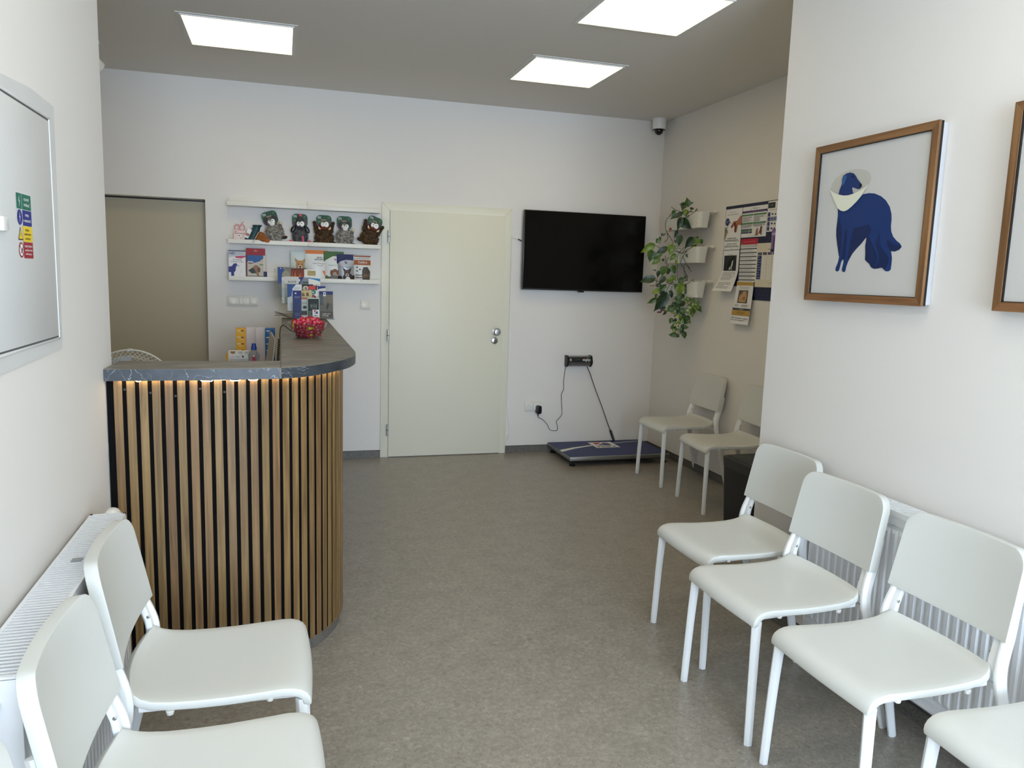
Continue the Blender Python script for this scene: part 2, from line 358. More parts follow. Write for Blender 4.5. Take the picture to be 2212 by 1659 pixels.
def meta(o, label=None, cat=None, group=None, kind=None):
    if label: o['label'] = label
    if cat: o['category'] = cat
    if group: o['group'] = group
    if kind: o['kind'] = kind
    return o
def thing(name, label, cat, loc=(0, 0, 0), rotz=0.0, group=None):
    o = bpy.data.objects.new(name, None); o.empty_display_size = .1; COL.objects.link(o)
    o.location = loc; o.rotation_euler = (0, 0, rotz); return meta(o, label, cat, group)
def dup(root, loc=None, rotz=None, label=None, group=None, rot=None):
    r = root.copy(); COL.objects.link(r)
    if loc is not None: r.location = loc
    if rotz is not None: r.rotation_euler = (0, 0, rotz)
    if rot is not None: r.rotation_euler = rot
    if label: r['label'] = label
    if group: r['group'] = group
    for ch in list(root.children):
        c = ch.copy(); COL.objects.link(c); c.parent = r
        for g in list(ch.children):
            d = g.copy(); COL.objects.link(d); d.parent = c
    return r
def struct(o, cat=None):
    o['kind'] = 'structure'; return o
def rrect(x0, y0, x1, y1, r, n=5):
    out = []
    for cx, cy, a in ((x1 - r, y1 - r, 0), (x0 + r, y1 - r, 90), (x0 + r, y0 + r, 180), (x1 - r, y0 + r, 270)):
        for k in range(n + 1): t = math.radians(a + 90 * k / n); out.append((cx + r * math.cos(t), cy + r * math.sin(t)))
    return out
def arcpath(pts, n=6):
    """Catmull-Rom through points"""
    P_ = [Vector(p) for p in pts]; P_ = [P_[0]] + P_ + [P_[-1]]; out = []
    for i in range(1, len(P_) - 2):
        for k in range(n):
            t = k / n; a, b, c, d = P_[i - 1:i + 3]
            out.append(.5 * ((2 * b) + (c - a) * t + (2 * a - 5 * b + 4 * c - d) * t * t + (3 * b - a - 3 * c + d) * t ** 3))
    out.append(P_[-2]); return out
# ------------------------------------------------------------------ the room
XL, XR, XA, YB, H = -.573, 2.10, 3.15, 6.18, 2.84      # left wall, right wall, alcove wall, back wall, ceiling
YE_L, YE_R, XRM, YF = 2.94, 3.0, -1.75, -3.00
def sbox(name, *a, m=WALL, parent=None):
    o = MB().box(*a, m).build(name, parent, smooth=0); 
    return struct(o) if parent is None else o
sbox('floor', XRM - .1, XA + .1, YF - .1, YB + .3, -.1, 0, m=FLOOR)
sbox('ceiling', XRM - .1, XA + .1, YF - .1, YB + .3, H, H + .1, m=CEIL)
wb = MB(); wb.box(-.54, XA + .1, YB, YB + .3, 0, H, WALL); wb.box(-1.25, -.54, YB, YB + .3, 1.985, H, WALL); wb.box(XRM - .1, -1.25, YB, YB + .3, 0, H, WALL)
struct(wb.build('wall_back', smooth=0))
MB_ = MB(); MB_.box(XL - .14, XL, YF, YE_L, 0, H, WALL)
struct(MB_.build('wall_left', smooth=0))
sbox('wall_reception_front', XRM, XL - .14, YE_L - .12, YE_L, 0, H)
sbox('wall_reception_side', XRM - .1, XRM, YE_L - .12, YB, 0, H)
sbox('wall_right', XR, XR + .14, YF, YE_R, 0, H)
sbox('wall_alcove_front', XR + .14, XA, YE_R - .12, YE_R, 0, H)
sbox('wall_alcove_side', XA, XA + .1, YE_R - .12, YB, 0, H)
wf = MB(); wf.box(XL - .14, -.48, YF - .12, YF, 0, H, WALL); wf.box(2.02, XR + .14, YF - .12, YF, 0, H, WALL)
wf.box(-.48, 2.02, YF - .12, YF, 0, .40, WALL); wf.box(-.48, 2.02, YF - .12, YF, 2.5, H, WALL)
struct(wf.build('wall_front', smooth=0))
wn = thing('window_1', 'large shop window with white frame behind the viewer', 'window', (.77, YF - .06, .40)); struct(wn)
m_ = MB()
for a in ((-.48, -.42, .40, 2.5), (1.96, 2.02, .40, 2.5), (-.42, 1.96, .40, .46), (-.42, 1.96, 2.44, 2.5), (.74, .80, .46, 2.44)): m_.box(a[0], a[1], YF - .09, YF - .03, a[2], a[3], WPLA)
m_.build('window_frame', wn, bevel=.003)
MB().box(-.42, .74, YF - .065, YF - .060, .46, 2.44, GLASS).build('pane', wn, smooth=0)
MB().box(.80, 1.96, YF - .065, YF - .060, .46, 2.44, GLASS).build('pane', wn, smooth=0)
def skirt(name, x0, x1, y0, y1):
    m = MB().box(x0, x1, y0, y1, 0, .056, PLINTH); e = .0015
    m.box(x0 - e, x1 + e, y0 - e, y1 + e, .056, .0595, CAP); struct(m.build(name, smooth=0))
skirt('baseboard_back', .26, .746, YB - .010, YB); skirt('baseboard_back_2', 1.808, XA, YB - .010, YB)
skirt('baseboard_alcove', XA - .010, XA, YE_R, YB - .01); skirt('baseboard_right', XR - .010, XR, YF, YE_R)
skirt('baseboard_left', XL, XL + .010, YF, 2.80); skirt('baseboard_alcove_front', XR + .14, XA - .01, YE_R, YE_R + .01)
# recessed grey panel in the opening of the back wall
d2 = MB(); d2.box(-1.25, -.54, YB + .13, YB + .17, 0, 1.974, NICHE); d2.box(-1.25, -.54, YB + .145, YB + .15, 1.974, 1.985, BPL)
struct(d2.build('door_2', smooth=0))

# white door with casing, hinges, knob
d = thing('door_1', 'closed cream white door with steel knob in the back wall', 'door', (1.277, YB, 0)); struct(d)
m_ = MB(); Z1, X0, X1 = 2.04, .747, 1.807
m_.prism([(X0, 0), (X0, Z1), (X1, Z1), (X1, 0), (X1 - .062, 0), (X1 - .062, Z1 - .062), (X0 + .062, Z1 - .062), (X0 + .062, 0)], YB - .014, YB, DOORM, 'y')
m_.build('door_casing', d, bevel=.002)
m_ = MB().box(.811, 1.755, YB - .022, YB - .002, .006, 1.978, DOORM); dl_ = m_.build('door_leaf', d, bevel=.002)
m_ = MB()
for sx in (0, 1):
    x = X0 if sx == 0 else X1
    m_.box(-.0008, .0008, YB - .0145, YB - .0142, -.043, .043, mat('casing_mitre_gap', (150, 150, 140), .6), Matrix.Translation((X0 + .031 if sx == 0 else X1 - .031, 0, Z1 - .031)) @ Matrix.Rotation(math.radians(-45 if sx == 0 else 45), 4, 'Y'))
m_.build('mitre_joint', d, smooth=0)
for z in (1.775, .998, .228):
    MB().tube([(.802, YB - .026, z - .047), (.802, YB - .026, z + .047)], .009, CHROME, 12).tube([(.802, YB - .026, z - .002), (.802, YB - .026, z + .002)], .0095, BPL, 12).build('hinge', dl_)
RX = Matrix.Rotation(math.radians(90), 4, 'X')
k_ = MB().lathe([(.027, 0), (.027, .006), (.012, .010), (.012, .030), (.026, .036), (.031, .048), (.030, .060), (.024, .066), (0.001, .068)], CHROME, 28, Matrix.Translation((1.692, YB - .022, 1.037)) @ RX)
k_.build('door_knob', dl_)
m_ = MB().lathe([(.027, 0), (.027, .007), (.024, .009), (.001, .009)], CHROME, 28, Matrix.Translation((1.684, YB - .022, .962)) @ RX)
m_.box(1.6815, 1.6865, YB - .0325, YB - .0312, .944, .964, BPL); m_.lathe([(.005, 0), (.005, .0015)], BPL, 12, Matrix.Translation((1.684, YB - .031, .965)) @ RX)
m_.build('lock_rosette', dl_)

# ------------------------------------------------------------------ ceiling panels
PANM = mat('led_diffuser', (255, 255, 240), .5, emit=(255, 229, 168), es=PANEL * 1.04)
PANN = mat('neutral_led_diffuser', (255, 255, 250), .5, emit=(255, 249, 232), es=PANEL * 1.15)
def led_panel(x0, y0, label, pm=None):
    x1, y1 = x0 + .58, y0 + .57
    t = thing('ceiling_light', label, 'ceiling light', ((x0 + x1) / 2, (y0 + y1) / 2, H), 0, 'square recessed ceiling lights')
    m = MB(); o = .028
    m.prism([(x0 - o, y0 - o), (x1 + o, y0 - o), (x1 + o, y1 + o), (x0 - o, y1 + o)], H - .004, H + .001, mat('panel_frame_paint', (225, 223, 218), .5))
    for a in ((x0 - .008, x0, y0 - .008, y1 + .008), (x1, x1 + .008, y0 - .008, y1 + .008), (x0, x1, y0 - .008, y0), (x0, x1, y1, y1 + .008)): m.box(a[0], a[1], a[2], a[3], H - .010, H - .003, WPLA)
    m.build('panel_frame', t, smooth=0)
    MB().box(x0, x1, y0, y1, H - .0075, H - .0042, pm or PANM).build('diffuser', t, smooth=0)
    return t
led_panel(-.512, 4.705, 'square ceiling light above the reception counter, leftmost of the three')
led_panel(1.509, 4.722, 'square ceiling light nearest the television and the security camera')
led_panel(1.509, 3.455, 'largest-looking square ceiling light, cut off by the top of the photo')
led_panel(-.25, -.9, "square ceiling light in the front waiting room above the viewer, left one by the window", PANN); led_panel(1.0, -.9, "square ceiling light in the front waiting room above the viewer, right one by the window", PANN)
led_panel(-.25, 1.15, "square ceiling light in the front waiting room, left one nearer the counter", PANN); led_panel(1.0, 1.15, "square ceiling light in the front waiting room, right one nearer the pictures", PANN)
# spotlight at the far left
t = thing('ceiling_spotlight', 'small white spotlight on the ceiling at the far left edge of the back room', 'spotlight', (-1.10, 5.45, H))
MB().lathe([(.045, -.025), (.045, 0)], WPLA, 24, Matrix.Translation((-1.10, 5.45, H))).build('ceiling_rose', t, bevel=.003)
MB().tube([(-1.10, 5.45, H - .02), (-1.10, 5.45, H - .09)], .008, WPLA).build('stem', t)
MB().lathe([(.001, -.052), (.036, -.05), (.042, .05), (.038, .055), (.030, .04), (.001, .04)], WPLA, 24, Matrix.Translation((-1.095, 5.44, H - .125)) @ Matrix.Rotation(math.radians(-125), 4, 'X') @ Matrix.Rotation(math.radians(25), 4, 'Y')).build('lamp_head', t)

# ------------------------------------------------------------------ chairs
def make_chair():
    t = thing('chair', 'white plastic stacking chair', 'chair', (0, 0, 0), 0, 'white waiting room chairs')
    X = lambda u: .262 - u
    prof = [(.000, .403), (.000, .414), (.003, .426), (.011, .438), (.024, .447), (.042, .4525), (.07, .4545), (.13, .4515), (.20, .4485), (.27, .4485), (.33, .451), (.37, .456), (.395, .464), (.410, .474), (.417, .484)]
    rows = []; hw = []
    NC = 17
    for i, (u, z) in enumerate(prof):
        w_ = .207 - .010 * (u / .42)
        w_ -= {0: .004, 1: .001, 14: .020, 13: .009, 12: .003}.get(i, 0)
        k = max(0, (u - .2) / .22) ** 1.5
        r = []
        for j in range(NC):
            s_ = -1 + 2 * j / (NC - 1); s_ = math.copysign(1 - (1 - abs(s_)) ** 1.0, s_)
            fr = max(0, 1 - u / .07) * .008 * (1 - s_ * s_)
            edge = abs(s_) ** 8
            r.append((X(u + .024 * k * (1 - s_ * s_) - fr), s_ * w_, z - .005 * (1 - s_ * s_) * min(1, u / .1) - .0018 * edge))
        rows.append(r)
    def off(i, j):
        a = Vector(rows[min(i + 1, len(rows) - 1)][j]) - Vector(rows[max(i - 1, 0)][j]); a.normalize()
        n = Vector((-a.z, 0, a.x)); n = n if n.z < 0 or n.x < -.5 else -n
        if n.z > .2: n = -n
        return n * .021
    m = MB().sheet(rows, PLA, thick=off); seat_ = m.build('seat', t, rel=False, bevel=.0035, bseg=3, smooth=40)
    # backrest: slab bent in plan, rounded upper corners
    zb, zt, rc = .556, .802, .050; cols = 25; rr = 8; front = []
    for i in range(rr + 1):
        row = []
        for j in range(cols):
            s_ = math.sin((-1 + 2 * j / (cols - 1)) * PI / 2)
            wmax = .2125; y = s_ * wmax
            d_ = wmax - abs(y); top = zt if d_ > rc else zt - rc + math.sqrt(max(0, rc * rc - (rc - d_) ** 2))
            lo = zb - .007 * (1 - s_ * s_)
            z = lo + (top - lo) * i / rr
            taper = 1 - .045 * (z - zb) / (zt - zb)
            u = .424 + (z - zb) * .20 + .020 * (1 - s_ * s_)
            row.append((X(u), y * taper, z))
        front.append(row)
    MB().sheet(front[::-1], PLA, thick=lambda i, j: (-.030, 0, -.004)).build('backrest', t, rel=False, bevel=.004, bseg=3, smooth=40)
    for sg in (-1, 1):
        p = arcpath([(X(.022), sg * .189, .418), (X(.016), sg * .198, .25), (X(.010), sg * .208, 0)], 4)
        MB().tube(p, [(.0185 - .0035 * k / (len(p) - 1), .0170 - .0025 * k / (len(p) - 1)) for k in range(len(p))], LEGM, 6, up=(0, 1, 0)).build('front_leg', t, rel=False, bevel=.0025, smooth=25)
        p = arcpath([(X(.528), sg * .232, 0), (X(.478), sg * .2235, .20), (X(.440), sg * .216, .37), (X(.427), sg * .2115, .43), (X(.430), sg * .205, .49), (X(.4565), sg * .195, .57), (X(.480), sg * .184, .66)], 4)
        N = len(p); rs = []
        for k in range(N):
            z = p[k].z; rs.append((.0155 + .005 * min(1, z / .43), .0115 + .002 * min(1, z / .4)))
        _b = MB().tube(p, [(b_, a_) for a_, b_ in rs], LEGM, 8, up=(1, 0, 0), phase=PI / 8); rl_ = _b.build('rear_leg', t, rel=False, bevel=.002, smooth=25)
        MB().tube([(X(.035), sg * .180, .425), (X(.40), sg * .186, .436)], [(.010, .009)] * 2, LEGM, 4, phase=PI / 4).build('seat_rail', t, rel=False, smooth=0)
        m = MB().tube([(X(.427), sg * .186, .455), (X(.432), sg * .185, .50), (X(.4465), sg * .182, .585)], [(.0165, .0085)] * 3, LEGM, 4, up=(1, 0, 0), phase=PI / 4)
        m = MB()
        vs = []
        for u_, y_, z_ in ((.417, .186, .450), (.424, .185, .500), (.448, .182, .580)):
            for du, dy in ((0, -.0175), (0, .0175), (.016, .0175), (.016, -.0175)): vs.append((X(u_ + du), sg * (y_ + dy), z_))
        fs_ = [(i * 4 + k, i * 4 + (k + 1) % 4, (i + 1) * 4 + (k + 1) % 4, (i + 1) * 4 + k) for i in (0, 1) for k in range(4)] + [(3, 2, 1, 0), (8, 9, 10, 11)]
        m.add(vs, fs_ if sg > 0 else [f[::-1] for f in fs_], LEGM); m.build('upright_channel', rl_, rel=False, bevel=.002, smooth=25)
        MB().lathe([(.0045, 0), (.0045, .002), (.003, .003)], CHROME, 10, Matrix.Translation((X(.431), sg * .1675, .512)) @ Matrix.Rotation(math.radians(90 * sg), 4, 'X')).build('screw', rl_, rel=False)
        for u in (.10, .33): MB().lathe([(.008, -.009), (.010, 0)], WPLA, 10, Matrix.Translation((X(u), sg * .196, .4275 if u > .2 else .4325))).build('seat_bumper', seat_, rel=False)
    MB().tube([(X(.425), -.205, .425), (X(.425), .205, .425)], [(.009, .011)] * 2, LEGM, 4, phase=PI / 4).build('cross_bar', t, rel=False, smooth=0)
    return t
chair = make_chair()
def place_chair(u_front_x, cy, face, label, rot=0.0, first=False):
    """face +1: seat opens towards +x, -1: towards -x"""
    x = u_front_x - .262 * face; rz = (0 if face > 0 else PI) + math.radians(rot)
    if first: chair.location = (x, cy, 0); chair.rotation_euler = (0, 0, rz); chair['label'] = label; return chair
    return dup(chair, (x, cy, 0), rz, label)
place_chair(1.545, 2.687, -1, 'white chair by the right wall, first in front of the black waste bin', 0, True)
place_chair(1.430, 2.207, -1, 'white chair second from the black bin in the right row', .3)
place_chair(1.425, 1.695, -1, 'large white chair at lower right whose whole seat and backrest are in view', 0)
place_chair(1.510, 1.192, -1, 'white chair at the lower right corner, only its seat front in view', 0)
place_chair(2.628, 5.115, -1, 'white chair standing in front of the blue scale under the hanging plants', -1)
place_chair(2.612, 4.452, -1, 'white chair in the far alcove half hidden by the wall corner, under the notice board', -5)
place_chair(.060, 2.078, 1, 'white chair at left nearest the slatted reception counter', 0)
place_chair(.072, 1.560, 1, 'white chair at lower left, middle of the left row', 0)
place_chair(.060, 1.035, 1, 'white chair at the lower left corner, only the top of its backrest in view', 0)

# ------------------------------------------------------------------ radiators
def radiator(xw, side, y0, y1, z0, z1, label, xf):
    """xw: back face, xf: front face (towards the room)"""
    t = thing('radiator', label, 'radiator', ((xw + xf) / 2, (y0 + y1) / 2, z0)); s = 1 if xf > xw else -1
    def panel(xo, name, front):
        m = MB(); a, b = sorted((xo, xo + s * .012)); m.box(a, b, y0 + .004, y1 - .004, z0, z1 - .012, RADM)
        m2 = m
        n = int((y1 - y0 - .05) / .0333); p = (y1 - y0 - .05) / n
        xx = xo + s * .012 if front else xo
        so = s if front else -s
        for k in range(n):
            yc = y0 + .025 + p * (k + .5); hw = p * .36
            pr = [(yc - hw, 0), (yc - hw * .6, .006), (yc + hw * .6, .006), (yc + hw, 0)]
            za, zb = z0 + .045, z1 - .065
            vs = [(xx + so * d_, y_, za + (0 if d_ == 0 else .012)) for y_, d_ in pr] + [(xx + so * d_, y_, zb - (0 if d_ == 0 else .012)) for y_, d_ in pr]
            m.add(vs, [(0, 1, 5, 4), (1, 2, 6, 5), (2, 3, 7, 6), (4, 5, 6, 7), (3, 2, 1, 0)], RADM)
        m.box(min(xx, xx + so * .0025), max(xx, xx + so * .0025), y0 + .004, y1 - .004, z1 - .05, z1 - .012, RADM); m.box(min(xx, xx + so * .004), max(xx, xx + so * .004), y0 + .004, y1 - .004, z0, z0 + .032, RADM)
        m.build(name, t, smooth=20)
    panel(xf - s * .016, 'front_panel', True); panel(xw + s * .006, 'back_panel', False)
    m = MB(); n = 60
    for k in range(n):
        y = y0 + .02 + (y1 - y0 - .04) * k / (n - 1); a, b = sorted((xw + s * .022, xf - s * .022)); m.box(a, b, y - .0012, y + .0012, z0 + .03, z1 - .05, RADSHADE)
    a, b = sorted((xw + s * .018, xf - s * .018)); m.box(a, b, y0 + .01, y1 - .01, z0 + .3, z0 + .31, RADSHADE)
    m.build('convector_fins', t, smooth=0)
    m = MB(); a, b = sorted((xw, xf))
    m.box(a, a + .008, y0, y1, z1 - .022, z1, RADM); m.box(b - .008, b, y0, y1, z1 - .022, z1, RADM)
    m.box(a, b, y0, y0 + .010, z1 - .006, z1, RADM); m.box(a, b, y1 - .010, y1, z1 - .006, z1, RADM)
    m.box(a + .012, b - .012, y0 + .008, y1 - .008, z1 - .034, z1 - .030, RADSHADE)  # added dark sheet stands in for the shade between the grille bars
    n = int((y1 - y0) / .0148)
    for k in range(n):
        y = y0 + .012 + (y1 - y0 - .024) * (k + .5) / n; m.box(a + .008, b - .008, y - .0036, y + .0036, z1 - .004, z1 - .0005, RADM)
    for f_ in (.33, .66): m.box((a + b) / 2 - .002, (a + b) / 2 + .002, y0 + .01, y1 - .01, z1 - .012, z1 - .006, RADM)
    m.build('top_grille', t, smooth=0)
    for y in (y0, y1):
        ya, yb = (y, y + .003) if y == y0 else (y - .003, y)
        m = MB().box(a + .001, b - .001, ya, yb, z0 + .002, z1 - .004, RADM); o = m.build('side_panel', t, bevel=.001)
    return t
rl = radiator(-.560, 1, 1.500, 2.490, .145, .745, 'white panel radiator on the left wall behind the left row of chairs', -.462)
# air vent plug and boss on its near end, valve head at its far end, clip label on the grille
m_ = MB().lathe([(.020, 0), (.020, .004), (.016, .006)], RADM, 24, Matrix.Translation((-.515, 1.5, .690)) @ RX); m_.lathe([(.009, .004), (.009, .012), (.006, .014)], CHROME, 16, Matrix.Translation((-.515, 1.5, .690)) @ RX)
m_.build('vent_plug', rl)
m_ = MB().lathe([(.018, 0), (.023, .01), (.024, .05), (.020, .062), (.001, .064)], WPLA, 20, Matrix.Translation((-.510, 2.500, .722)) @ Matrix.Rotation(math.radians(-90), 4, 'X'))
m_.build('thermostat_valve', rl)
MB().box(-.518, -.494, 2.086, 2.108, .744, .7465, mat('silver_clip_label', (150, 152, 155), .4)).build('maker_clip', rl, smooth=0)
rr_ = radiator(2.080, -1, 1.475, 2.455, .145, .745, 'white panel radiator on the right wall behind the right row of chairs', 1.980)
MB().box(2.030, 2.046, 1.985, 2.005, .744, .7458, mat('silver_clip_label', (150, 152, 155), .4)).build('maker_clip', rr_, smooth=0)

# ------------------------------------------------------------------ reception counter
CZ0, CZ1 = 1.105, 1.145
def arc_pts(cx, cy, r, a0, a1, n): return [(cx + r * math.cos(math.radians(a0 + (a1 - a0) * k / n)), cy + r * math.sin(math.radians(a0 + (a1 - a0) * k / n))) for k in range(n + 1)]
cnt = thing('reception_counter', 'L-shaped reception counter clad in vertical oak slats with rounded corner', 'counter', (-.1, 4.2, 0))
cx, cy = -.235, 3.303
R_ = .472
outer = [(XL + .003, cy - R_)] + arc_pts(cx, cy, R_, -90, 0, 24) + [(cx + R_, 5.82)]
inner = [(cx + R_ - .06, 5.82), (cx + R_ - .06, cy)] + arc_pts(cx, cy, R_ - .06, 0, -90, 16) + [(XL + .003, cy - R_ + .06)]
MB().prism(outer + inner, .055, CZ0, BLACK).build('backing_panel', cnt, smooth=30)
rp = .462
o2 = [(XL + .003, cy - rp)] + arc_pts(cx, cy, rp, -90, 0, 24) + [(cx + rp, 5.81)]
i2 = [(cx + rp - .05, 5.81), (cx + rp - .05, cy)] + arc_pts(cx, cy, rp - .05, 0, -90, 16) + [(XL + .003, cy - rp + .05)]
m_ = MB().prism(o2 + i2, .001, .056, PLINTH); m_.build('plinth', cnt, smooth=30)
m_ = MB()
pitch = .03955; sw = .0264; th = .003
x = -.5491
while x + sw < cx:                                           # straight front
    m_.box(x, x + sw, cy - R_ - th, cy - R_ + .0005, .050, CZ0 - .002, OAK); x += pitch
s0 = x - cx                                                  # arc length past the tangent point
L_arc = R_ * PI / 2
while s0 < L_arc:
    a = math.radians(-90) + (s0 + sw / 2) / R_
    M = Matrix.Translation((cx, cy, 0)) @ Matrix.Rotation(a + PI / 2, 4, 'Z')
    m_.box(-sw / 2, sw / 2, -R_ - th, -R_ + .0008, .050, CZ0 - .002, OAK, M); s0 += pitch
y = cy + (s0 - L_arc)
while y + sw < 5.82: m_.box(cx + R_ - .0005, cx + R_ + th, y, y + sw, .050, CZ0 - .002, OAK); y += pitch
m_.build('slat_cladding', cnt, bevel=.0008, bseg=1, smooth=0, label='light oak veneer slats')
m_ = MB()
for k in range(5): m_.lathe([(.004, 0), (.004, .001)], mat('dark_screw_head', (40, 40, 42), .4), 10, Matrix.Translation((-.5151 + k * 2 * pitch, cy - R_ - .0005, 1.072 - .012 * (k % 3))) @ RX)
m_.build('backing_screws', cnt)
# tops: front strip and long arm, meeting in a seam
fr_top = [(XL + .002, 2.802), (-.30, 2.803), (-.17, 2.807), (-.0105, 2.828), (-.0105, 3.046), (XL + .002, 3.050)]
MB().prism(fr_top, CZ0, CZ1, SLAB, side=MARBLE).build('front_countertop', cnt, bevel=.0012, bseg=1, smooth=30)
arm = [(-.0085, 2.8285), (.044, 2.853), (.0935, 2.893), (.1465, 2.955), (.194, 3.030), (.2235, 3.078), (.255, 3.150), (.2865, 3.262), (.300, 3.374), (.303, 3.48)]
arm = [(p.x, p.y) for p in arcpath([(a, b, 0) for a, b in arm], 4)] + [(.303, 5.87), (-.0085, 5.87)]
MB().prism(arm, CZ0, CZ1, SLAB, side=MARBLE).build('long_countertop', cnt, bevel=.0012, bseg=1, smooth=30)
MB().box(-.0105, -.0085, 2.829, 3.046, CZ0 + .001, CZ1 - .0006, mat('seam_filler', (120, 110, 98), .5)).build('seam', cnt, smooth=0)
LEDM = mat('warm_led_strip', (255, 240, 210), .5, emit=(255, 226, 178), es=26)
strip = [(XL + .04, cy - R_ - .0115)] + [p for p in arc_pts(cx, cy, R_ + .0115, -90, -18, 30)]
def sag(x_, y_): 
    s_ = 0
    for c0, c1 in ((-.27, -.235), (-.175, -.15), (-.12, -.09), (.004, .04), (.095, .105)):
        if c0 < x_ < c1: s_ = .0045
    if -.475 < x_ < -.465: s_ = .004
    return s_
# finer path with sagging stretches
fine = []
x = XL + .04
while x < cx: fine.append((x, cy - R_ - .0115)); x += .006
fine += arc_pts(cx, cy, R_ + .0115, -90, -18, 100)
m_ = MB().tube([(a, b, CZ0 - .0009 - sag(a, b)) for a, b in fine], [(.003, .0011)] * len(fine), LEDM, 4, phase=PI / 4)
m_.build('led_strip', cnt, smooth=0, label='glowing warm white light strip')
# desk behind the counter
dk = thing('work_desk', 'white desk hidden behind the reception counter', 'desk', (-.30, 4.8, 0))
MB().box(-.60, -.04, 4.30, 5.62, .735, .760, WPLA).build('desk_top', dk, bevel=.002)
for a in ((-.58, 4.33), (-.08, 4.33), (-.58, 5.57), (-.08, 5.57)): MB().box(a[0], a[0] + .04, a[1], a[1] + .04, 0, .735, LEGM).build('leg', dk, bevel=.002)
# ------------------------------------------------------------------ television, camera, sockets
SCRN = mat('tv_black_glass', (5, 5, 7), .18, spec=.35)
tv = thing('television', 'black wall mounted flat television, switched off', 'television', (2.433, YB, 1.715))
m_ = MB().box(1.890, 2.978, 6.095, 6.120, 1.392, 2.038, BPL); m_.build('bezel', tv, bevel=.003)
MB().box(1.897, 2.971, 6.0935, 6.096, 1.405, 2.032, SCRN).build('screen', tv, smooth=0)
MB().box(1.99, 2.88, 6.118, 6.145, 1.43, 1.80, BPL).build('rear_housing', tv, bevel=.008)
MB().box(2.25, 2.60, 6.140, YB - .001, 1.55, 1.90, BPL).build('wall_bracket', tv, bevel=.002)
m_ = MB().box(2.385, 2.440, 6.096, 6.112, 1.380, 1.393, BPL); m_.build('sensor_tab', tv, bevel=.002)
m_ = MB(); A = Art(m_, frame((2.434, 6.0945, 1.396), (1, 0, 0), (0, 0, 1))); A.text('SMART', 0, 0, .005, P((120, 120, 122)), align='c'); m_.build('logo_text', tv, smooth=0)
t = thing('television_cable', 'white cable running from the television down the right edge of the door casing', 'cable', (1.83, YB, .9))
MB().tube(arcpath([(1.895, 6.135, 1.785), (1.875, YB - .02, 1.792), (1.850, YB - .012, 1.806), (1.822, YB - .006, 1.808), (1.8135, YB - .005, 1.79), (1.8135, YB - .005, 1.2), (1.8135, YB - .005, .50), (1.818, YB - .006, .37), (1.835, YB - .008, .25), (1.842, YB - .008, .18), (1.836, YB - .008, .13), (1.824, YB - .008, .105)]), .0028, WPLA, 6).build('cord', t)
MB().tube([(1.862, YB - .022, 1.800), (1.900, 6.14, 1.783)], .005, BPL, 8).build('black_plug', t, label='black connector end')
MB().tube([(1.838, YB - .009, .155), (1.830, YB - .009, .118)], .0065, WPLA, 8).build('white_plug', t)

t = thing('security_camera', 'white dome security camera on the ceiling in the far right corner', 'camera', (3.040, 6.07, H))
T_ = Matrix.Translation((3.040, 6.07, H))
MB().lathe([(.058, -.012), (.060, -.008), (.060, 0)], WPLA, 32, T_).build('mounting_plate', t)
MB().lathe([(.048, -.088), (.055, -.086), (.057, -.080), (.058, -.013), (.055, -.012)], WPLA, 32, T_, cap=True).build('housing', t)
MB().lathe([(.030, -.090), (.053, -.0885), (.053, -.086)], BPL, 32, T_).build('dark_collar', t)
MB().ell((3.040, 6.07, H - .094), (.036, .036, .038), mat('smoked_dome', (8, 8, 9), .08, coat=.5), seg=24, ring=14).build('dome', t)

def socket_plate(name, label, cat, x0, x1, z0, z1, y=YB):
    t = thing(name, label, cat, ((x0 + x1) / 2, y, (z0 + z1) / 2))
    MB().prism(rrect(x0, z0, x1, z1, .008), y - .011, y, SWP, 'y').build('cover_plate', t, bevel=.0025); return t
t = socket_plate('light_switch', 'triple white light switch plate under the shelves', 'light switch', -.402, -.179, 1.213, 1.286)
for k in range(3):
    xc = -.3655 + k * .0745
    if k == 1:
        for a in (-.0265, .001): MB().prism(rrect(xc + a, 1.223, xc + a + .0255, 1.276, .004), YB - .0165, YB - .009, SWP, 'y').build('rocker', t, bevel=.0015)
    else: MB().prism(rrect(xc - .027, 1.223, xc + .027, 1.276, .005), YB - .0165, YB - .009, SWP, 'y').build('rocker', t, bevel=.0015)
    m_ = MB(); A = Art(m_, frame((xc, YB - .0167, 1.2345), (1, 0, 0), (0, 0, 1))); A.oval(0, 0, .0022, .0045, mat('switch_indicator', (250, 250, 246), .3)); m_.build('indicator', t, smooth=0)
t = socket_plate('light_switch', 'single white light switch left of the door', 'light switch', .587, .663, 1.201, 1.276)
MB().prism(rrect(.598, 1.212, .652, 1.265, .005), YB - .0165, YB - .009, SWP, 'y').build('rocker', t, bevel=.0015)
t = socket_plate('wall_socket', 'double white wall socket low on the back wall under the television', 'socket', 1.972, 2.120, .357, .440)
for k, xc in enumerate((2.010, 2.082)):
    m_ = MB().prism(rrect(xc - .028, .3705, xc + .028, .4265, .005), YB - .0145, YB - .009, WPLA, 'y'); m_.build('insert', t, bevel=.001)
    m_ = MB(); A = Art(m_, frame((xc, YB - .0147, .3985), (1, 0, 0), (0, 0, 1))); A.oval(0, 0, .0205, .0205, mat('socket_well', (205, 205, 200), .5)); A.oval(0, 0, .0185, .0185, WPLA)
    A.oval(-.009, 0, .0025, .0025, BPL).oval(.009, -.001, .0025, .0025, BPL, step=False); A.oval(0, .010, .0028, .0028, STEEL, step=False); m_.build('well', t, smooth=0)
t = thing('power_adapter', 'black plug-in power adapter in the wall socket', 'power adapter', (2.090, YB, .37))
MB().prism(rrect(2.067, .338, 2.113, .408, .014), YB - .055, YB - .015, BPL, 'y').build('adapter_body', t, bevel=.005)
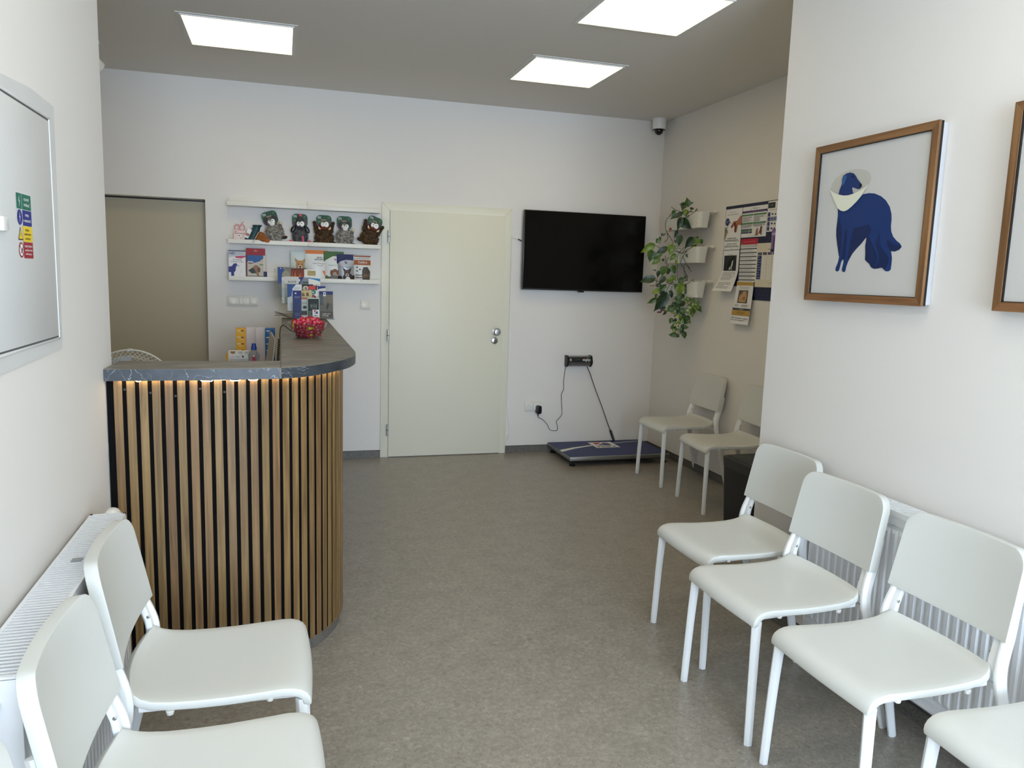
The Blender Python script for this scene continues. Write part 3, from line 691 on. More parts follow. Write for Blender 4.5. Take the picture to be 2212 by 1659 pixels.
MB().tube([(2.090, YB - .03, .340), (2.089, YB - .03, .318)], .005, BPL, 8).build('strain_relief', t)
m_ = MB(); pts = [(2.089, .316), (2.094, .303), (2.137, .283), (2.181, .238), (2.200, .200), (2.219, .186), (2.245, .180), (2.266, .181), (2.277, .196), (2.274, .225), (2.264, .262), (2.290, .292), (2.310, .320), (2.311, .36), (2.300, .482), (2.303, .51), (2.319, .543), (2.316, .60), (2.319, .652), (2.326, .72), (2.330, .767), (2.340, .798)]
m_.tube(arcpath([(a, YB - (.030 if i < 2 else .012 if i < len(pts) - 2 else .04), b) for i, (a, b) in enumerate(pts)], 4), .0022, BPL, 6); m_.build('cord', t)

# ------------------------------------------------------------------ animal scale
BLUEM = mat('blue_scale_mat', (27, 41, 96), .5, vary=(6, .06)); NAVY = P((30, 42, 112))
sc_ = thing('animal_scale', 'low blue and aluminium animal weighing platform on the floor', 'scale', (2.625, 5.88, 0))
m_ = MB(); x0, x1, y0, y1 = 2.186, 3.068, 5.600, 6.165
m_.prism([(x0, y0), (x1, y0), (x1, y1), (x0, y1)], .048, .078, STEEL, top=STEEL); m_.build('platform_frame', sc_, bevel=.002)
MB().box(x0 + .02, x1 - .02, y0 + .03, y1 - .02, .036, .049, BPL).build('underframe', sc_, smooth=0)
m_ = MB().box(x0 + .004, x1 - .006, y0 + .028, y1 - .002, .078, .0805, BLUEM); m_.build('rubber_mat', sc_, smooth=0)
m_ = MB(); A = Art(m_, frame((x0, y0, .0805), (1, 0, 0), (0, 1, 0)), .0002); WH = P((232, 232, 222)); F_ = lambda x, y: (x - x0, y - y0)
A.poly([F_(2.190, 5.862), F_(2.335, 5.935), F_(2.533, 6.005), F_(2.76, 6.060), F_(2.9, 6.085), F_(3.060, 6.110), F_(3.060, 6.101), F_(2.9, 6.073), F_(2.76, 6.045), F_(2.53, 5.978), F_(2.345, 5.897), F_(2.190, 5.800)], WH)
A.rect(*F_(2.536, 5.893), *F_(2.752, 6.102), WH)
lx, ly = F_(2.555, 5.975)
A.rect(lx + .020, ly, lx + .158, ly + .110, P((210, 210, 202)))
A.poly([(lx + .02, ly + .040), (lx + .02, ly + .108), (lx + .092, ly + .108), (lx + .070, ly + .075)], P((190, 36, 44)))
A.poly([(lx + .100, ly + .108), (lx + .158, ly + .108), (lx + .158, ly + .095), (lx + .115, ly + .088)], P((190, 36, 44)))
A.poly([(lx + .03, ly + .004), (lx + .075, ly + .055), (lx + .072, ly + .004)], NAVY); A.poly([(lx + .080, ly + .004), (lx + .086, ly + .075), (lx + .108, ly + .080), (lx + .150, ly + .070), (lx + .158, ly + .004)], NAVY)
A.text("Hill's", lx + .09, ly - .062, .048, P((20, 20, 22)), width=.165, align='c', bold=True)
A.text('SCIENCE DIET  PRESCRIPTION', lx + .088, ly - .098, .010, WH, width=.215, align='c')
m_.build('printed_graphics', sc_, smooth=0)
for a in ((x0 + .035, y0 + .04), (x1 - .035, y0 + .04), (x0 + .035, y1 - .05), (x1 - .035, y1 - .05)): MB().lathe([(.024, 0), (.024, .008), (.010, .012), (.008, .040)], RUB, 18, Matrix.Translation((*a, 0))).build('foot', sc_)
# wall display of the scale
t = thing('scale_display', 'black and silver weight display unit mounted on the back wall', 'display', (2.43, YB, .79))
m_ = MB()
side = [(-.006, .742), (-.050, .742), (-.078, .765), (-.088, .790), (-.070, .835), (-.058, .842), (-.006, .842)]
for x_ in (2.318, 2.536): MB().prism([(YB + a, b) for a, b in side], x_, x_ + .014, BPL, 'x').build('end_cap', t, bevel=.003)
side2 = [(-.010, .748), (-.048, .748), (-.073, .768), (-.082, .789), (-.066, .829), (-.055, .836), (-.010, .836)]
MB().prism([(YB + a, b) for a, b in side2], 2.330, 2.538, STEEL, 'x').build('aluminium_body', t, bevel=.001)
MB().box(2.36, 2.50, YB - .012, YB, .76, .82, BPL).build('wall_mount', t, smooth=0)
U = Vector((1, 0, 0)); V = Vector((0, .016, .040)).normalized()
m_ = MB(); A = Art(m_, frame((2.332, YB - .0825, .7895), U, V), .0004)
A.rect(0, -.003, .205, .040, BPL); A.rect(.036, .004, .120, .033, P((46, 52, 56), .2)); A.rect(.062, .020, .112, .028, P((62, 70, 66), .2)); A.rect(.008, .007, .025, .029, P((176, 182, 180))); A.text('KG', .0105, .012, .010, BPL)
A.rect(.125, .008, .165, .026, P((168, 172, 168))); A.rect(.165, .008, .198, .026, P((150, 156, 164)), False)
for (a, b, c) in ((.150, .028, (150, 40, 40)), (.173, .028, (150, 168, 150)), (.156, .006, (190, 194, 190)), (.180, .006, (190, 194, 190))): A.oval(a, b, .0065, .0055, P(c))
m_.build('keypad_and_screen', t, smooth=0)
t = thing('scale_cable', 'black coiled cable hanging from the weight display down to the blue platform', 'cable', (2.66, YB - .04, .4))
pp = arcpath([(2.515, YB - .045, .744), (2.540, YB - .05, .69), (2.590, YB - .05, .567), (2.672, YB - .045, .386), (2.745, YB - .04, .215), (2.768, YB - .035, .175)], 4)
for k in range(160):
    f = k / 159; c = Vector((2.768, YB - .035, .175)).lerp(Vector((2.803, YB - .030, .092)), f); a = f * 2 * PI * 9; pp.append(c + Vector((math.cos(a) * .0095, math.sin(a) * .0095, 0)))
MB().tube(pp, .0034, BPL, 6).build('coiled_cord', t)
MB().tube([(2.803, YB - .030, .095), (2.803, YB - .030, .079)], .008, BPL, 10).build('cable_boot', t)

# ------------------------------------------------------------------ framed pictures on the right wall
ARTBG = P((206, 204, 199), .35)
def picture(yl, yr, z0, z1, label, draw, glassy=True):
    """yl>yr: left and right edges as seen from the room"""
    t = thing('framed_picture', label, 'picture', (XR, (yl + yr) / 2, z0), 0, 'framed dog prints'); xf = 2.056; bw = .0275
    MB().prism(rrect(yr + .004, z0 + .004, yl - .004, z1 - .004, .002, 1), xf + .020, XR - .001, mat('white_box_lacquer', (196, 197, 199), .6), 'x').build('white_backing_box', t, bevel=.002)
    MB().prism([(yr + .001, z0 + .001), (yl - .001, z0 + .001), (yl - .001, z1 - .001), (yr + .001, z1 - .001)], xf + .010, xf + .0205, BPL, 'x').build('black_edge', t, smooth=0)
    m = MB(); a0, a1, b0, b1 = yr, yl, z0, z1
    for q, ax in (([(a0, b0), (a1, b0), (a1 - bw, b0 + bw), (a0 + bw, b0 + bw)], 0), ([(a0, b1), (a1, b1), (a1 - bw, b1 - bw), (a0 + bw, b1 - bw)], 0), ([(a0, b0), (a0, b1), (a0 + bw, b1 - bw), (a0 + bw, b0 + bw)], 1), ([(a1, b0), (a1, b1), (a1 - bw, b1 - bw), (a1 - bw, b0 + bw)], 1)):
        m.prism(q, xf, xf + .0105, OAKF if ax == 0 else OAKV, 'x')
    m.build('oak_frame', t, bevel=.0008, bseg=1, smooth=0)
    m = MB(); e = bw
    for q in ((a0 + e - .0, a0 + e + .0025, b0 + e, b1 - e), (a1 - e - .0025, a1 - e, b0 + e, b1 - e), (a0 + e, a1 - e, b0 + e, b0 + e + .0025), (a0 + e, a1 - e, b1 - e - .0025, b1 - e)): m.box(xf + .002, xf + .012, q[0], q[1], q[2], q[3], BPL)
    m.build('inner_lip', t, smooth=0)
    m = MB().box(xf + .0095, xf + .0115, a0 + bw * .8, a1 - bw * .8, b0 + bw * .8, b1 - bw * .8, ARTBG)
    draw(Art(m, frame((xf + .0095, yl, z0), (0, -1, 0), (0, 0, 1)), .0002, .0003)); m.build('print', t, smooth=0)
    return t
OAKV = wood_material('oak_frame_wood_upright', (98, 65, 38), (120, 82, 50), (140, 100, 64), 'Z', True)
DOG = {'rim': [(0.0955, 0.4343), (0.1027, 0.4563), (0.1223, 0.4741), (0.1518, 0.4878), (0.1853, 0.4956), (0.2226, 0.497), (0.2561, 0.493), (0.2859, 0.4848), (0.305, 0.4739), (0.3131, 0.4605), (0.3138, 0.4468), (0.3074, 0.4345), (0.2903, 0.4242), (0.2629, 0.4138), (0.2345, 0.4062), (0.2051, 0.4022), (0.1783, 0.4036), (0.1503, 0.4098), (0.1214, 0.4199)], 'body': [(0.148, 0.3619), (0.1526, 0.3325), (0.1521, 0.3059), (0.1504, 0.2794), (0.1531, 0.2526), (0.1629, 0.2229), (0.1747, 0.1932), (0.1806, 0.1718), (0.1763, 0.1505), (0.1669, 0.1317), (0.1652, 0.121), (0.175, 0.1151), (0.1862, 0.1197), (0.191, 0.1343), (0.194, 0.1503), (0.1994, 0.1595), (0.2061, 0.1608), (0.2075, 0.1502), (0.2046, 0.1369), (0.2013, 0.1237), (0.2063, 0.1151), (0.2155, 0.1125), (0.2225, 0.1184), (0.225, 0.1342), (0.2321, 0.1526), (0.2525, 0.1836), (0.2724, 0.2013), (0.2955, 0.2199), (0.3147, 0.2383), (0.3199, 0.2394), (0.3196, 0.228), (0.3169, 0.2103), (0.3217, 0.1797), (0.3222, 0.1593), (0.3332, 0.1516), (0.3466, 0.1438), (0.357, 0.1311), (0.3717, 0.1256), (0.3921, 0.1273), (0.4104, 0.1305), (0.4179, 0.1248), (0.4273, 0.1173), (0.4423, 0.1166), (0.4524, 0.1223), (0.454, 0.1406), (0.4537, 0.1625), (0.4488, 0.1797), (0.4452, 0.1876), (0.4642, 0.1861), (0.4828, 0.1915), (0.4936, 0.2015), (0.4848, 0.2126), (0.4657, 0.224), (0.4493, 0.2379), (0.4382, 0.2554), (0.4336, 0.275), (0.4337, 0.2992), (0.4305, 0.3188), (0.419, 0.3438), (0.3977, 0.3674), (0.372, 0.3843), (0.3396, 0.3966), (0.3111, 0.4007), (0.2792, 0.3996), (0.2531, 0.377), (0.2259, 0.3586), (0.2047, 0.3472), (0.1821, 0.3449), (0.164, 0.3502)], 'head': [(0.1484, 0.41), (0.1519, 0.4275), (0.1617, 0.4475), (0.1605, 0.466), (0.1664, 0.4796), (0.1829, 0.4855), (0.2035, 0.487), (0.2229, 0.4809), (0.2353, 0.4705), (0.2463, 0.4566), (0.2628, 0.4422), (0.2717, 0.4349), (0.2703, 0.4262), (0.262, 0.4207), (0.253, 0.4198), (0.2395, 0.4247), (0.2239, 0.4303), (0.2206, 0.4273), (0.2252, 0.4153), (0.231, 0.405), (0.2051, 0.4022), (0.1744, 0.4039)], 'ear': [(0.1671, 0.4743), (0.1761, 0.4793), (0.1864, 0.4787), (0.1853, 0.4671), (0.1767, 0.4512), (0.1695, 0.441), (0.1641, 0.4473), (0.1628, 0.4631)], 'eye': [(0.2104, 0.4713), (0.2164, 0.4737), (0.2241, 0.4718), (0.2227, 0.4681), (0.2146, 0.4678)], 'nose': [(0.2596, 0.4387), (0.2656, 0.4398), (0.2724, 0.4349), (0.2711, 0.4287), (0.2651, 0.4242), (0.2586, 0.4299)], 'cone': [(0.0955, 0.4343), (0.1214, 0.4199), (0.1503, 0.4098), (0.1783, 0.4036), (0.2051, 0.4022), (0.2345, 0.4062), (0.2629, 0.4138), (0.2903, 0.4242), (0.3074, 0.4345), (0.3008, 0.4257), (0.287, 0.4082), (0.2728, 0.3931), (0.2499, 0.3734), (0.2295, 0.3596), (0.2084, 0.3483), (0.19, 0.3436), (0.1722, 0.3469), (0.1576, 0.3538), (0.1468, 0.362), (0.1249, 0.393)], 'belly': [(0.2494, 0.2784), (0.2875, 0.2815), (0.3225, 0.2872), (0.3346, 0.2753), (0.3373, 0.2601), (0.328, 0.2454), (0.3147, 0.2383), (0.2955, 0.2199), (0.2724, 0.2013), (0.2525, 0.1836), (0.2364, 0.163), (0.2285, 0.1658), (0.2337, 0.2128), (0.2411, 0.2568)], 'chest': [(0.1572, 0.3268), (0.1725, 0.2995), (0.1814, 0.2673), (0.1839, 0.2275), (0.1832, 0.1877), (0.1791, 0.1745), (0.1629, 0.2229), (0.1539, 0.2526), (0.1513, 0.282), (0.1526, 0.3086)], 'gap': [(0.203, 0.2729), (0.2105, 0.2743), (0.2131, 0.2396), (0.2094, 0.2003), (0.2093, 0.166), (0.1992, 0.1609), (0.199, 0.2006), (0.2016, 0.2401)], 'hind': [(0.3199, 0.2394), (0.3357, 0.24), (0.3503, 0.2093), (0.3706, 0.1863), (0.3781, 0.1686), (0.3739, 0.1486), (0.363, 0.1387), (0.3841, 0.1361), (0.3928, 0.1535), (0.3912, 0.1734), (0.3759, 0.1986), (0.3678, 0.2213), (0.3744, 0.236), (0.3814, 0.2556), (0.383, 0.2357), (0.3822, 0.2159), (0.4002, 0.1955), (0.4226, 0.1777), (0.4359, 0.1652), (0.4368, 0.1456), (0.4244, 0.126), (0.4179, 0.1248), (0.4104, 0.1305), (0.3921, 0.1273), (0.3717, 0.1256), (0.357, 0.1311), (0.3466, 0.1438), (0.3332, 0.1516), (0.3222, 0.1593), (0.3217, 0.1797), (0.3169, 0.2103)], 'tail': [(0.4258, 0.2291), (0.4404, 0.2189), (0.4613, 0.2085), (0.484, 0.2066), (0.4936, 0.2015), (0.4828, 0.1915), (0.4642, 0.1861), (0.4452, 0.1876), (0.4291, 0.2046), (0.4245, 0.2194)]}
def draw_dog(A):
    A.poly(DOG['rim'], P((192, 190, 180))); b = P((14, 48, 104)); dk = P((8, 33, 80))
    A.poly(DOG['body'], b)
    for k in ('belly', 'chest', 'gap', 'hind', 'tail'): A.poly(DOG[k], dk)
    A.poly(DOG['head'], b); A.poly(DOG['ear'], P((48, 92, 148))); A.poly(DOG['eye'], P((14, 16, 26))); A.poly(DOG['nose'], P((10, 10, 14))); A.poly(DOG['cone'], P((228, 228, 206)))
picture(2.712, 2.100, 1.434, 2.041, 'oak framed print of a blue dog wearing a cone collar', draw_dog)
def draw_plain(A):
    A.oval(.36, .28, .12, .14, P((22, 64, 128))); A.oval(.36, .44, .06, .06, P((22, 64, 128)))
picture(1.828, 1.216, 1.433, 2.040, 'oak framed print cut off by the right edge of the photo', draw_plain)

# ------------------------------------------------------------------ electrical cabinet on the left wall
PLAST = mat('grey_plaster_patch', (214, 214, 211), .8, spec=.2, bump=(30, .3), vary=(9, .05)); CABM = mat('painted_steel_door', (224, 225, 224), .42, vary=(2.5, .03))
cb = thing('electrical_cabinet', 'flush white electrical cabinet door with safety stickers on the left wall', 'cabinet', (XL, 2.0, 1.25))
m_ = MB(); ring_o = [(1.55, 1.243), (1.70, 1.249), (2.05, 1.256), (2.320, 1.262), (2.338, 1.50), (2.349, 1.893), (2.15, 1.898), (1.95, 1.884), (1.75, 1.893), (1.55, 1.888)]
m_.prism(ring_o, XL, XL + .003, PLAST, 'x'); m_.build('plaster_surround', cb, smooth=0)
m_ = MB()
fy0, fy1, fz0, fz1 = 1.585, 2.296, 1.288, 1.856
for q in ((fy0, fy1, fz0, fz0 + .006), (fy0, fy1, fz1 - .006, fz1), (fy0, fy0 + .006, fz0, fz1), (fy1 - .006, fy1, fz0, fz1)): m_.box(XL, XL + .0055, q[0], q[1], q[2], q[3], CABM)
m_.build('door_frame', cb, bevel=.001)
MB().box(XL, XL + .0045, fy0 + .0105, fy1 - .0105, fz0 + .0105, fz1 - .0105, CABM).build('cabinet_door', cb, bevel=.001)
MB().box(XL + .0025, XL + .0031, fy0 + .006, fy1 - .006, fz0 + .006, fz1 - .006, P((90, 92, 94))).build('door_gap', cb, smooth=0)
MB().prism(rrect(1.870, 1.552, 1.903, 1.582, .004), XL + .004, XL + .016, WPLA, 'x').build('quarter_turn_lock', cb, bevel=.002)
def sticker(label, z0, z1, draw, y0=1.996, y1=2.100):
    o_ = (XL + .0048, (y0 + y1) / 2, z0); m = MB(); 
    A = Art(m, frame((XL + .0048, y0, z0), (0, 1, 0), (0, 0, 1)), .0003); draw(A, y1 - y0, z1 - z0)
    o = m.build('warning_sticker', origin=o_, smooth=0); return meta(o, label, 'sticker', 'safety stickers on the cabinet')
WI = P((238, 238, 238)); GR = P((28, 112, 92)); BL = P((34, 46, 134)); YE = P((238, 204, 50)); RD = P((160, 34, 44)); BK = P((30, 28, 20))
def bolt(A, cx_, cy_, s, m): A.poly([(cx_ + .10 * s, cy_ + .5 * s), (cx_ - .16 * s, cy_ - .02 * s), (cx_ - .01 * s, cy_ + .02 * s), (cx_ - .06 * s, cy_ - .5 * s), (cx_ + .16 * s, cy_ + .08 * s), (cx_ + .01 * s, cy_ + .04 * s)], m)
def st1(A, W, Hh):
    A.rect(-.001, -.001, W + .001, Hh + .001, WI); A.rect(0, 0, .037, Hh, GR); A.rect(.0385, 0, W, Hh, GR, False); bolt(A, .019, Hh / 2, .029, WI)
    A.text('HLAVNÍ', .070, .0205, .0075, WI, width=.036, align='c', bold=True); A.text('VYPÍNAČ', .070, .0075, .0080, WI, width=.042, align='c', bold=True)
def st2(A, W, Hh):
    A.rect(.036, 0, W + .001, Hh, WI); A.rect(.038, 0, W, Hh, BL); A.oval(.018, Hh / 2, .0172, .0172, BL); bolt(A, .018, Hh / 2, .027, WI)
    A.text('VYPNI', .068, .0205, .0060, WI, width=.026, align='c', bold=True); A.text('V NEBEZPEČÍ', .068, .0085, .0065, WI, width=.056, align='c', bold=True)
def st3(A, W, Hh):
    A.rect(.036, 0, W + .001, Hh, YE); A.poly([(.018, .0335), (.0015, .003), (.0345, .003)], BK); A.poly([(.018, .0285), (.0045, .0055), (.0315, .0055)], YE); bolt(A, .018, .0135, .014, BK)
    A.text('POZOR -', .068, .0240, .0050, BK, width=.030, align='c', bold=True); A.text('ELEKTRICKÉ', .068, .0150, .0052, BK, width=.048, align='c', bold=True); A.text('ZAŘÍZENÍ', .068, .0050, .0055, BK, width=.036, align='c', bold=True)
def st4(A, W, Hh):
    A.rect(.036, 0, W, Hh, RD); A.oval(.018, Hh / 2, .0172, .0172, RD); A.oval(.018, Hh / 2, .0135, .0135, WI); A.poly([(.021, .021), (.028, .026), (.027, .018), (.016, .010), (.013, .012)], BK); A.line([(.006, .0285), (.030, .0065)], .0030, RD)
    A.text('NEHAS VODOU', .068, .0250, .0045, WI, width=.054, align='c', bold=True); A.text('ANI PĚNOVÝMI', .068, .0160, .0050, WI, width=.054, align='c', bold=True); A.text('PŘÍSTROJI !', .068, .0070, .0048, WI, width=.044, align='c', bold=True)
sticker('green HLAVNÍ VYPÍNAČ sticker, topmost on the cabinet door', 1.607, 1.642, st1)
sticker('blue sticker with white lightning bolt in a circle on the cabinet door', 1.571, 1.606, st2)
sticker('yellow warning sticker with lightning triangle on the cabinet door', 1.5345, 1.570, st3)
sticker('red prohibition sticker, lowest on the cabinet door', 1.497, 1.5335, st4)

# ------------------------------------------------------------------ picture ledges on the back wall
def ledge(x0, x1, zb, label):
    """zb: underside of the front lip"""
    t = thing('picture_ledge', label, 'shelf', ((x0 + x1) / 2, YB, zb), 0, 'white picture ledges'); y0 = YB - .115
    MB().box(x0, x1, y0, YB, zb, zb + .014, SHELFM).build('shelf_board', t, bevel=.001)
    MB().box(x0, x1, y0 - .0005, y0 + .013, zb + .0005, zb + .031, SHELFM).build('front_lip', t, bevel=.001)
    MB().box(x0 + .004, x1 - .001, YB - .013, YB, zb + .013, zb + .066, SHELFM).build('back_rail', t, bevel=.001)
    return t
LX0, LXM, LX1 = -.3805, .1800, .7265
Z3, Z2, Z1_ = 1.944, 1.672, 1.403
S_ = [('top', Z3), ('middle', Z2), ('lowest', Z1_)]
ledge(LX0 - .004, LXM, Z3, 'empty top white ledge, left half'); ledge(LXM + .0008, LX1, Z3 + .0, 'empty top white ledge, right half next to the door')
ledge(LX0, LXM, Z2, 'white ledge carrying the pink scissors and the grey mouse toy'); ledge(LXM + .0008, LX1, Z2, 'white ledge carrying the two brown boar toys')
ledge(LX0, LXM, Z1_, 'lowest white ledge, left half under the collagen strips box'); ledge(LXM + .0008, LX1, Z1_, 'lowest white ledge, right half under the treat pouches')

# ------------------------------------------------------------------ plush toys
FB = fur_material('brown_plush_fur', (44, 30, 16), (118, 90, 56)); FG = fur_material('grey_plush_fur', (92, 86, 78), (206, 200, 188)); FD = fur_material('dark_grey_plush_fur', (44, 46, 48), (128, 128, 130))
GREEN = P((38, 84, 50)); EYE = P((244, 244, 240), .25); PUP = P((10, 10, 12), .2); BRF = mat('reddish_brown_felt', (104, 52, 34), .9); PINK = mat('pink_felt', (214, 92, 122), .85); CRM = mat('cream_felt', (232, 212, 176), .85)
GRF = mat('grey_felt', (122, 118, 114), .9); DGF = mat('dark_grey_felt', (70, 70, 76), .9)
BROWNF = mat('dark_brown_felt', (62, 44, 28), .9); PLUM = P((96, 48, 84)); GRN2 = P((74, 128, 84))
def furry(m, c, r, fur, n, ln=.012, rot=(0, 0, 0), rnd=random):
    m.ell(c, r, fur, rot, 18, 12); R = Euler(rot).to_matrix()
    for _ in range(int(n * 1.8)):
        u = rnd.uniform(-1, 1); a = rnd.uniform(0, 2 * PI); q = math.sqrt(1 - u * u)
        d0 = Vector((q * math.cos(a), q * math.sin(a), u)); p = R @ Vector((d0.x * r[0], d0.y * r[1], d0.z * r[2])) + Vector(c)
        nn = (R @ Vector((d0.x / r[0], d0.y / r[1], d0.z / r[2]))).normalized()
        nn = (nn + Vector((rnd.gauss(0, .55), rnd.gauss(0, .4), rnd.gauss(-.35, .4)))).normalized()
        t1 = nn.orthogonal().normalized() * ln * .115; t2 = nn.cross(t1)
        b = p - nn * .002
        m.add([b + t1, b - t1 * .5 + t2 * .87, b - t1 * .5 - t2 * .87, p + nn * ln * rnd.uniform(.6, 1.25)], [(0, 1, 3), (1, 2, 3), (2, 0, 3)], fur)
def toy(label, x, z, tilt, fur, kind, yb=6.115, s=1.0):
    """x: centre on the shelf, z: shelf top; local frame x right, y away from viewer, z up"""
    t = thing('plush_toy', label, 'plush toy', (x, yb, z + .055 * abs(math.sin(tilt))), 0, 'plush animal toys'); t.rotation_euler = (0, tilt, 0); rnd = random.Random(hash(kind) % 99 + int(x * 1000))
    rnd = random.Random(int(x * 1000) + 5)
    hd = {}
    def B(name, f):
        m = MB(); f(m); o = m.build(name, hd.get('head', t) if name in ('snout', 'nose', 'muzzle', 'ear', 'tusk', 'eye') else t, rel=False)
        if name == 'head': hd['head'] = o
        return o
    card_back = .030
    if kind == 'boar':
        B('body', lambda m: (furry(m, (0, 0, .052), (.070, .036, .053), fur, 700, .013, rnd=rnd), furry(m, (0, 0, .095), (.052, .030, .040), fur, 380, .012, rnd=rnd)))
        B('head', lambda m: m.ell((.002, -.016, .143), (.038, .028, .030), BRF))
        B('snout', lambda m: m.ell((0, -.036, .124), (.034, .016, .015), BRF))
        for sx, lf in ((-1, .058), (1, .050)): B('arm', lambda m: (m.tube([(sx * .036, 0, .085), (sx * lf, -.006, .115), (sx * (lf + .012), -.006, .155)], [.017, .016, .013], BROWNF, 10), furry(m, (sx * lf * .98, -.004, .112), (.018, .016, .026), fur, 120, .011, rnd=rnd)))
        for sx in (-1, 1): B('paw', lambda m: m.ell((sx * (lf + .016 if sx > 0 else .072), -.008, .165), (.013, .011, .014), BROWNF))
        for sx in (-1, 1): B('foot', lambda m: m.ell((sx * .066, -.018, .016), (.020, .018, .015), BROWNF))
        for sx in (-1, 1): B('tusk', lambda m: m.tube(arcpath([(sx * .030, -.048, .118), (sx * .040, -.050, .122), (sx * .042, -.050, .136)]), [.006 * k for k in (1, 1, 1, 1, 1, 1, 1, .95, .9, .8, .7, .6, .3)][:13], CRM, 8))
        ez, ey, e = .152, -.042, (.017, .020)
    elif kind == 'mouse':
        B('body', lambda m: (furry(m, (0, 0, .058), (.056, .034, .060), fur, 700, .011, rnd=rnd)))
        B('head', lambda m: (m.lathe([(.004, .068), (.018, .058), (.029, .030), (.034, 0), (.028, -.022), (.010, -.030)], DGF, 18, Matrix.Translation((0, -.012, .140)))))
        B('nose', lambda m: m.ell((.002, -.012, .212), (.013, .012, .012), PINK))
        for sx in (-1, 1): B('ear', lambda m: m.ell((sx * .050, -.008, .110), (.016, .006, .030), BPL, (0, sx * -.5, 0)))
        for sx in (-1, 1): B('foot', lambda m: m.ell((sx * .066, -.020, .016), (.016, .014, .014), PINK))
        B('tail', lambda m: m.box(.016, .029, -.041, -.036, 0, .060, PINK, Matrix.Rotation(-.1, 4, 'Y')))
        ez, ey, e = .148, -.044, (.015, .019)
    else:
        B('body', lambda m: (furry(m, (0, 0, .064), (.063, .036, .066), fur, 950, .013, rnd=rnd)))
        B('head', lambda m: m.ell((-.002, -.010, .138), (.032, .026, .034), GRF))
        B('muzzle', lambda m: m.ell((.002, -.034, .126), (.019, .010, .015), mat('white_felt', (232, 230, 224), .85)))
        for sx in (-1, 1): B('ear', lambda m: m.ell((sx * .028, -.004, .166), (.016, .007, .018), DGF))
        B('arm', lambda m: m.tube([(.045, 0, .090), (.060, -.008, .108)], [.012, .011], GRF, 10)); B('paw', lambda m: m.ell((.063, -.009, .122), (.011, .010, .012), CRM))
        B('foot', lambda m: m.ell((.060, -.015, .012), (.020, .018, .012), BROWNF))
        ez, ey, e = .146, -.036, (.013, .015)
    for sx, k in ((-1, .85), (1, 1.1)):
        B('eye', lambda m: (m.ell((sx * .0135, ey, ez + .004 * sx * 0), (e[0] * k, .006, e[1] * k), EYE), m.ell((sx * .0135 - .003 * sx, ey - .0055, ez + .004), (.0034, .002, .004), PUP)))
    def card(m):
        m.prism(rrect(-.056, .128, .056, .226, .030), .026, .0272, GREEN, 'y')
        A = Art(m, frame((-.056, .026, .128), (1, 0, 0), (0, 0, 1)), .0003); A.poly(rrect(.004, .004, .050, .034, .014), PLUM); A.text('m', .010, .070, .017, P((210, 220, 210)), bold=True); A.rect(.034, .058, .070, .066, P((186, 120, 120))); A.text('Gremli', .012, .042, .012, P((150, 176, 150)), width=.040); A.oval(.090, .080, .007, .007, GRN2); A.oval(.090, .040, .018, .024, P((70, 66, 62)))
    B('header_card', card)
    return t
Zs = Z2 + .014
toy('grey furry plush toy leaning beside the orange cloth toy, leftmost of the two grey ones', -.035, Zs, math.radians(-17), FG, 'badger')
toy('dark grey plush mouse with pink nose and pink tail', .130, Zs, 0, FD, 'mouse')
toy('brown boar plush toy sitting upright in the middle of the shelf', .307, Zs, 0, FB, 'boar')
toy('grey furry plush toy squeezed between the two brown boars', .460, Zs, 0, FG, 'badger', 6.118)
toy('brown boar plush toy leaning right at the end of the shelf beside the door', .628, Zs, math.radians(20), FB, 'boar', 6.112)
# pink scissors in a card
t = thing('nail_scissors_pack', 'pink pet scissors in a pale pink pack on the middle ledge', 'scissors', (-.298, 6.10, Zs))
PK = mat('pale_pink_card', (236, 206, 202), .6); PK2 = mat('pink_handle_plastic', (226, 152, 158), .35)
m_ = MB().box(-.341, -.259, 6.094, 6.106, Zs, Zs + .082, PK); A = Art(m_, frame((-.341, 6.094, Zs), (1, 0, 0), (0, 0, 1)), .0003)
A.rect(0, .058, .082, .061, P((90, 66, 70))); A.rect(.008, .068, .020, .073, P((110, 80, 84))); A.oval(.041, .036, .010, .020, P((238, 236, 230))); A.oval(.038, .044, .004, .005, BPL); A.oval(.044, .026, .003, .005, BPL, step=False); A.rect(.024, .010, .056, .016, P((196, 90, 84)))
m_.build('backing_card', t, smooth=0)
for sx in (-1, 1):
    c = (-.300 + sx * .018); m_ = MB().tube([(c + .017 * math.cos(2 * PI * k / 20), 6.099, Zs + .102 + .022 * math.sin(2 * PI * k / 20)) for k in range(20)], .004, PK2, 8, closed=True, up=(0, 1, 0)); m_.build('finger_ring', t)
MB().tube([(-.288, 6.099, Zs + .120), (-.282, 6.099, Zs + .134), (-.272, 6.099, Zs + .146)], [.005, .004, .002], PK2, 8).build('finger_hook', t)
# teal gift bag with orange toy lying on it
t = thing('teal_cloth_bag', 'dark teal crumpled cloth bag with a paper tag on the middle ledge', 'bag', (-.20, 6.10, Zs))
TEAL = mat('dark_teal_satin', (26, 66, 72), .45, bump=(80, .6)); ORG = mat('orange_brown_plush', (150, 92, 46), .9, bump=(200, .8))
rnd = random.Random(3); m_ = MB(); rows = []
for i in range(9):
    z = Zs + .001 + .125 * i / 8; hw_ = .058 * (1 - (i / 8) ** .9 * .66) + (.016 if i == 8 else 0); xc = -.232 + .046 * (i / 8) ** 1.2 + .01
    rows.append([(xc + math.cos(a) * hw_ + rnd.gauss(0, .0025), 6.098 + math.sin(a) * hw_ * .45 + rnd.gauss(0, .002), z + rnd.gauss(0, .0015) * (i > 0)) for a in [2 * PI * k / 18 for k in range(18)] + [0]])
m_.sheet(rows, TEAL); m_.build('cloth_bag', t)
